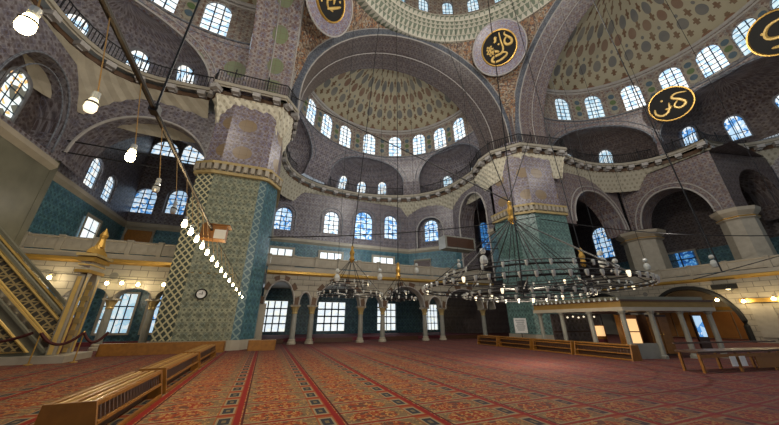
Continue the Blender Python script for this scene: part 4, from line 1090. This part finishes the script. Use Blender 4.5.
# ------------------------------------------------------------------ ROW OF BULB LAMPS
ys = [1.75, 2.42, 3.15, 3.9, 4.65, 5.3, 5.75, 6.25, 6.8, 7.4, 8.1, 8.9, 9.8, 10.8, 12.0, 13.4, 15.0, 17.0, 19.0]
ORD = ['first', 'second', 'third', 'fourth', 'fifth', 'sixth', 'seventh', 'eighth', 'ninth', 'tenth', 'eleventh', 'twelfth', 'thirteenth', 'fourteenth', 'fifteenth', 'sixteenth', 'seventeenth', 'eighteenth', 'nineteenth']
LG = 'bulb lamps hanging in a row from the iron rod'
desc = ['very bright hanging bulb at the top left corner', 'second hanging lamp from the camera, white glass cup', 'glaring yellow hanging bulb before the big left arch',
        'white glass hanging lamp right of the glaring yellow bulb', 'small unlit glass lamp beside the lattice edge of the pier']
lit = {0: 1, 2: 1}
def bulb_lamp(y, i, on, label, group):
    t = thing('hanging_bulb_lamp', label, 'lamp', (-1.45, y, 3.17 - .013 * y), 0, group)
    B().tube([(0, 0, .12), (-.15, 0, (4.14 - .36 * (y - .5) / 7.6 if y < 8.1 else 3.78 - .2 * (y - 8.1) / 12.1) - (3.17 - .013 * y))], .005, 4).build('cord', 'wood_l', t)
    B().lathe([(.020, .04), (.026, .07), (.024, .11), (.0, .125)], 10).build('socket', 'glassw', t)
    B().lathe([(.0, -.07), (.028, -.068), (.038, -.04), (.034, .015), (.022, .05)], 12).build('glass_cup', on, t, True)
    B().lathe([(.036, .0), (.041, .008), (.036, .016)], 12).build('metal_ring', 'iron', t)
    return t
for i, y in enumerate(ys):
    on = 'bulb' if (i in (0, 2) or i >= 5) else ('bulbs' if i == 1 else 'glassw')
    lbl = desc[i] if i < 5 else ORD[i] + ' lamp from the camera in the row of bare lit bulbs before the left pier'
    bulb_lamp(y, i, on, lbl, LG if i < 5 else 'receding lit bulbs before the left pier')
for i in (2, 7, 11, 14, 16): lamp_or_fill_light('bulb_light', (-1.3, ys[i], 2.85), 55 if i > 3 else 6, (1, .76, .42), .06)
lamp_or_fill_light('bulb_light', (-1.3, 1.8, 2.9), 10, (1, .8, .5), .05)

# ------------------------------------------------------------------ CHANDELIERS
cup = B().lathe([(.0, -.09), (.035, -.08), (.055, 0), (.06, .08), (.05, .1)], 7); cup_o = cup.build('glass_lamp', 'glassw'); cup_me = cup_o.data; bpy.data.objects.remove(cup_o)
cupl = B().lathe([(.0, -.09), (.035, -.08), (.055, 0), (.06, .08), (.05, .1)], 7).build('glass_lamp', 'bulbs'); cupl_me = cupl.data; bpy.data.objects.remove(cupl)
def chandelier(label, c, hub_z, rings, cable, top_z, drops=16, group=None, cs=1.0):
    t = thing('ring_chandelier', label, 'chandelier', (c[0], c[1], rings[0][1]), 0, group); o = Vector(t.location)
    for k, (R, z, n, every) in enumerate(rings):
        n_ = 48; B().tube([(R * cos(2 * pi * i / n_), R * sin(2 * pi * i / n_), z - o.z) for i in range(n_)], .035, 5, True).build('iron_ring', 'iron', t)
        B().tube([(R * cos(2 * pi * i / n_), R * sin(2 * pi * i / n_), z - o.z + .14) for i in range(n_)], .02, 4, True).build('iron_ring', 'iron', t)
        for i in range(n):
            a = 2 * pi * (i + .3 * k) / n; ob = bpy.data.objects.new('glass_lamp', cupl_me if (i % every == 0) else cup_me); C.objects.link(ob); ob.parent = t
            ob.location = (R * cos(a) * 1.01, R * sin(a) * 1.01, z - o.z + .02 - .0); ob.scale = (cs, cs, cs)
        if k == 0:
            for i in range(8):
                a = 2 * pi * i / 8; B().tube([(.15 * cos(a), .15 * sin(a), z - o.z), (R * cos(a), R * sin(a), z - o.z)], .022, 4).build('spoke', 'iron', t)
    R, z = rings[0][0], rings[0][1]
    for i in range(drops):
        a = 2 * pi * (i + .5) / drops; rr = R if i % 2 else R * .55
        B().tube([(0, 0, hub_z - o.z), (rr * cos(a), rr * sin(a), z - o.z)], .018, 4).build('stay', 'iron', t)
    B().lathe([(0, -.3), (.1, -.25), (.2, -.05), (.12, .15), (.18, .4), (.09, .65), (.12, .8), (0, .95)], 12, (0, 0, hub_z - o.z)).build('gilded_hub', 'gold', t, True)
    B().tube([(0, 0, z - o.z - .2), (0, 0, z - o.z + .35)], .22, 8).build('centre_boss', 'iron', t)
    for e in cable: B().tube([(0, 0, hub_z + .9 - o.z), tuple(Vector(e) - o)], .03, 4).build('cable', 'iron', t)
    return t
chandelier('great iron ring chandelier with many white glass lamps before the green pier', (10.15, 9.3), 6.15,
           [(4.3, 2.88, 60, 11), (2.5, 2.6, 32, 9), (3.3, 3.4, 28, 50), (1.2, 2.45, 12, 50)], [(13.4, 17.7, 32), (22.3, 16.5, 19.0), (-.5, 19.8, 19.0)], 44, 18)
chandelier('smaller ring chandelier with white glass lamps before the far arcade', (4.9, 18.6), 5.6, [(2.1, 3.2, 26, 50), (1.3, 3.9, 14, 50)], [(6.5, 18.4, 30)], 30, 10)
chandelier('small cluster chandelier of white glass lamps low before the middle of the far arcade', (8.2, 18.2), 4.6, [(1.2, 3.0, 16, 50), (.7, 3.4, 8, 50)], [(8.4, 18.3, 31)], 30, 8)
chandelier('ring chandelier with white glass lamps above the near edge of the platform', (17.8, 11.4), 5.0, [(2.0, 3.55, 24, 50)], [(17.0, 11.4, 30)], 30, 8)
# long cables and hanging glass globes
def globe(x, y, z, top, label, group, r=.17):
    t = thing('hanging_globe_lamp', label, 'lamp', (x, y, z), 0, group)
    B().lathe([(0, -r * 1.3), (r * .7, -r), (r, 0), (r * .7, r), (r * .3, r * 1.3)], 10).build('globe', 'glassw', t, True)
    B().lathe([(0, r * 1.9), (r * .55, r * 1.8), (r * .75, r * 2.3), (r * .5, r * 2.9), (0, r * 3.1)], 8).build('upper_globe', 'glassw', t, True)
    B().tube([(0, 0, r * 1.2), (0, 0, top - z)], .012, 4).build('cord', 'iron', t)
gl = [(7.9, 9.0, 3.9, 31, 'white glass globe lamp left of the great chandelier hub'), (12.8, 7.4, 3.9, 31, 'white glass globe lamp above the right rim of the great chandelier'),
      (15.7, 8.5, 4.0, 30, 'white glass globe lamp in front of the blue window right of the green pier'), (20.5, 9.5, 4.6, 28, 'white glass globe lamp before the broad pale pillar'),
      (22.9, 7.5, 4.6, 31.3, 'white glass globe lamp before the middle of the right gallery'), (21.5, 4.2, 4.2, 24, 'white glass globe lamp nearest the right edge'),
      (9.3, 17.5, 4.9, 30, 'white glass globe lamp before the far gallery, right of middle'), (3.3, 15.5, 3.8, 30, 'white glass globe lamp before the far arcade, next to the left pier'),
      (14.2, 19.2, 5.9, 19, 'white glass globe lamp above the far gallery parapet near the green pier'), (6.3, 16.8, 4.2, 30, 'white glass globe lamp hanging before the widest far arch')]
for x, y, z, top, lb_ in gl: globe(x, y, z, top, lb_, 'hanging white glass globes')
for k, (a, b_, lb_) in enumerate((((6.5, 6., 2.2), (10.2, 6.9, 44), 'thin vertical lamp cable passing the right side of the main dome'), ((12.5, 4, 3), (13.5, 5.5, 40), 'thin dark cable crossing the right half dome'),
        ((-.6, 20.0, 6.9), (22.0, 17.0, 10.6), 'dark cable strung from the left pier to the green pier'), ((22, 16.9, 10.3), (36.2, 8, 7.9), 'dark cable strung from the green pier to the right gallery'),
        ((-5.6, 22.6, 5.6), (21.4, 23.1, 5.7), 'thin wire along the far gallery edge'), ((-12.8, 22.5, 4.3), (-5.5, 22.4, 4.0), 'thin wire along the left gallery edge'),
        ((16, 6, 3.2), (36.2, 4.6, 7.3), 'dark wire sloping over the right gallery'))):
    t = thing('cable', lb_, 'cable', a); d = Vector(b_) - Vector(a); sag = .5 if k in (2, 3) else .1
    pts = [(d.x * i / 10, d.y * i / 10, d.z * i / 10 - sag * 4 * (i / 10) * (1 - i / 10)) for i in range(11)]
    B().tube(pts, .04 if k in (2, 3) else .02, 5).build('wire', 'iron', t)
# warm wall lamps of the left gallery soffit
for k, (x, z) in enumerate(((-11.7, 3.9), (-9.1, 3.7), (-8.4, 3.75), (-7.6, 3.7), (-6.3, 3.75))):
    t = thing('arcade_lamp', ('leftmost small warm lamp under the left gallery, beyond the pulpit stair', 'small warm lamp lit just right of the pulpit gate top', 'middle small warm lamp lit under the left gallery', 'small warm lamp over the arch right of the pulpit gate', 'small warm lamp under the left gallery nearest the left pier')[k], 'lamp', (x, 22.3, z), 0, 'warm lamps under the left gallery')
    B().lathe([(0, -.1), (.08, -.06), (.1, 0), (.05, .1)], 8).build('bulb', 'bulb', t); B().lathe([(.05, .1), (.07, .16), (0, .2)], 8).build('cap', 'gold', t); B().tube([(0, 0, .15), (0, .42, .2)], .015, 4).build('bracket', 'iron', t)
    if k in (0, 3): lamp_or_fill_light('lamp_or_fill_light', (x, 21.9, z), 60, (1, .8, .5), .1)
for k, (y, z) in enumerate(((12.5, 3.3), (11.0, 3.1), (9.4, 3.2))):
    t = thing('arcade_lamp', ('warm lamp lit inside the dark arch under the right gallery', 'warm lamp lit at the right foot of the dark arch', 'warm lamp lit on the block wall nearest the right edge')[k], 'lamp', (35.9, y, z), 0, 'warm lamps under the right gallery')
    B().lathe([(0, -.12), (.1, -.08), (.13, 0), (.05, .12)], 8).build('bulb', 'bulb', t); B().lathe([(.05, .1), (.07, .2), (0, .25)], 8).build('cap', 'gold', t); B().tube([(0, 0, .2), (.42, 0, .25)], .015, 4).build('bracket', 'iron', t)
    lamp_or_fill_light('lamp_or_fill_light', (35.4, y, z), 45, (1, .75, .4), .1)
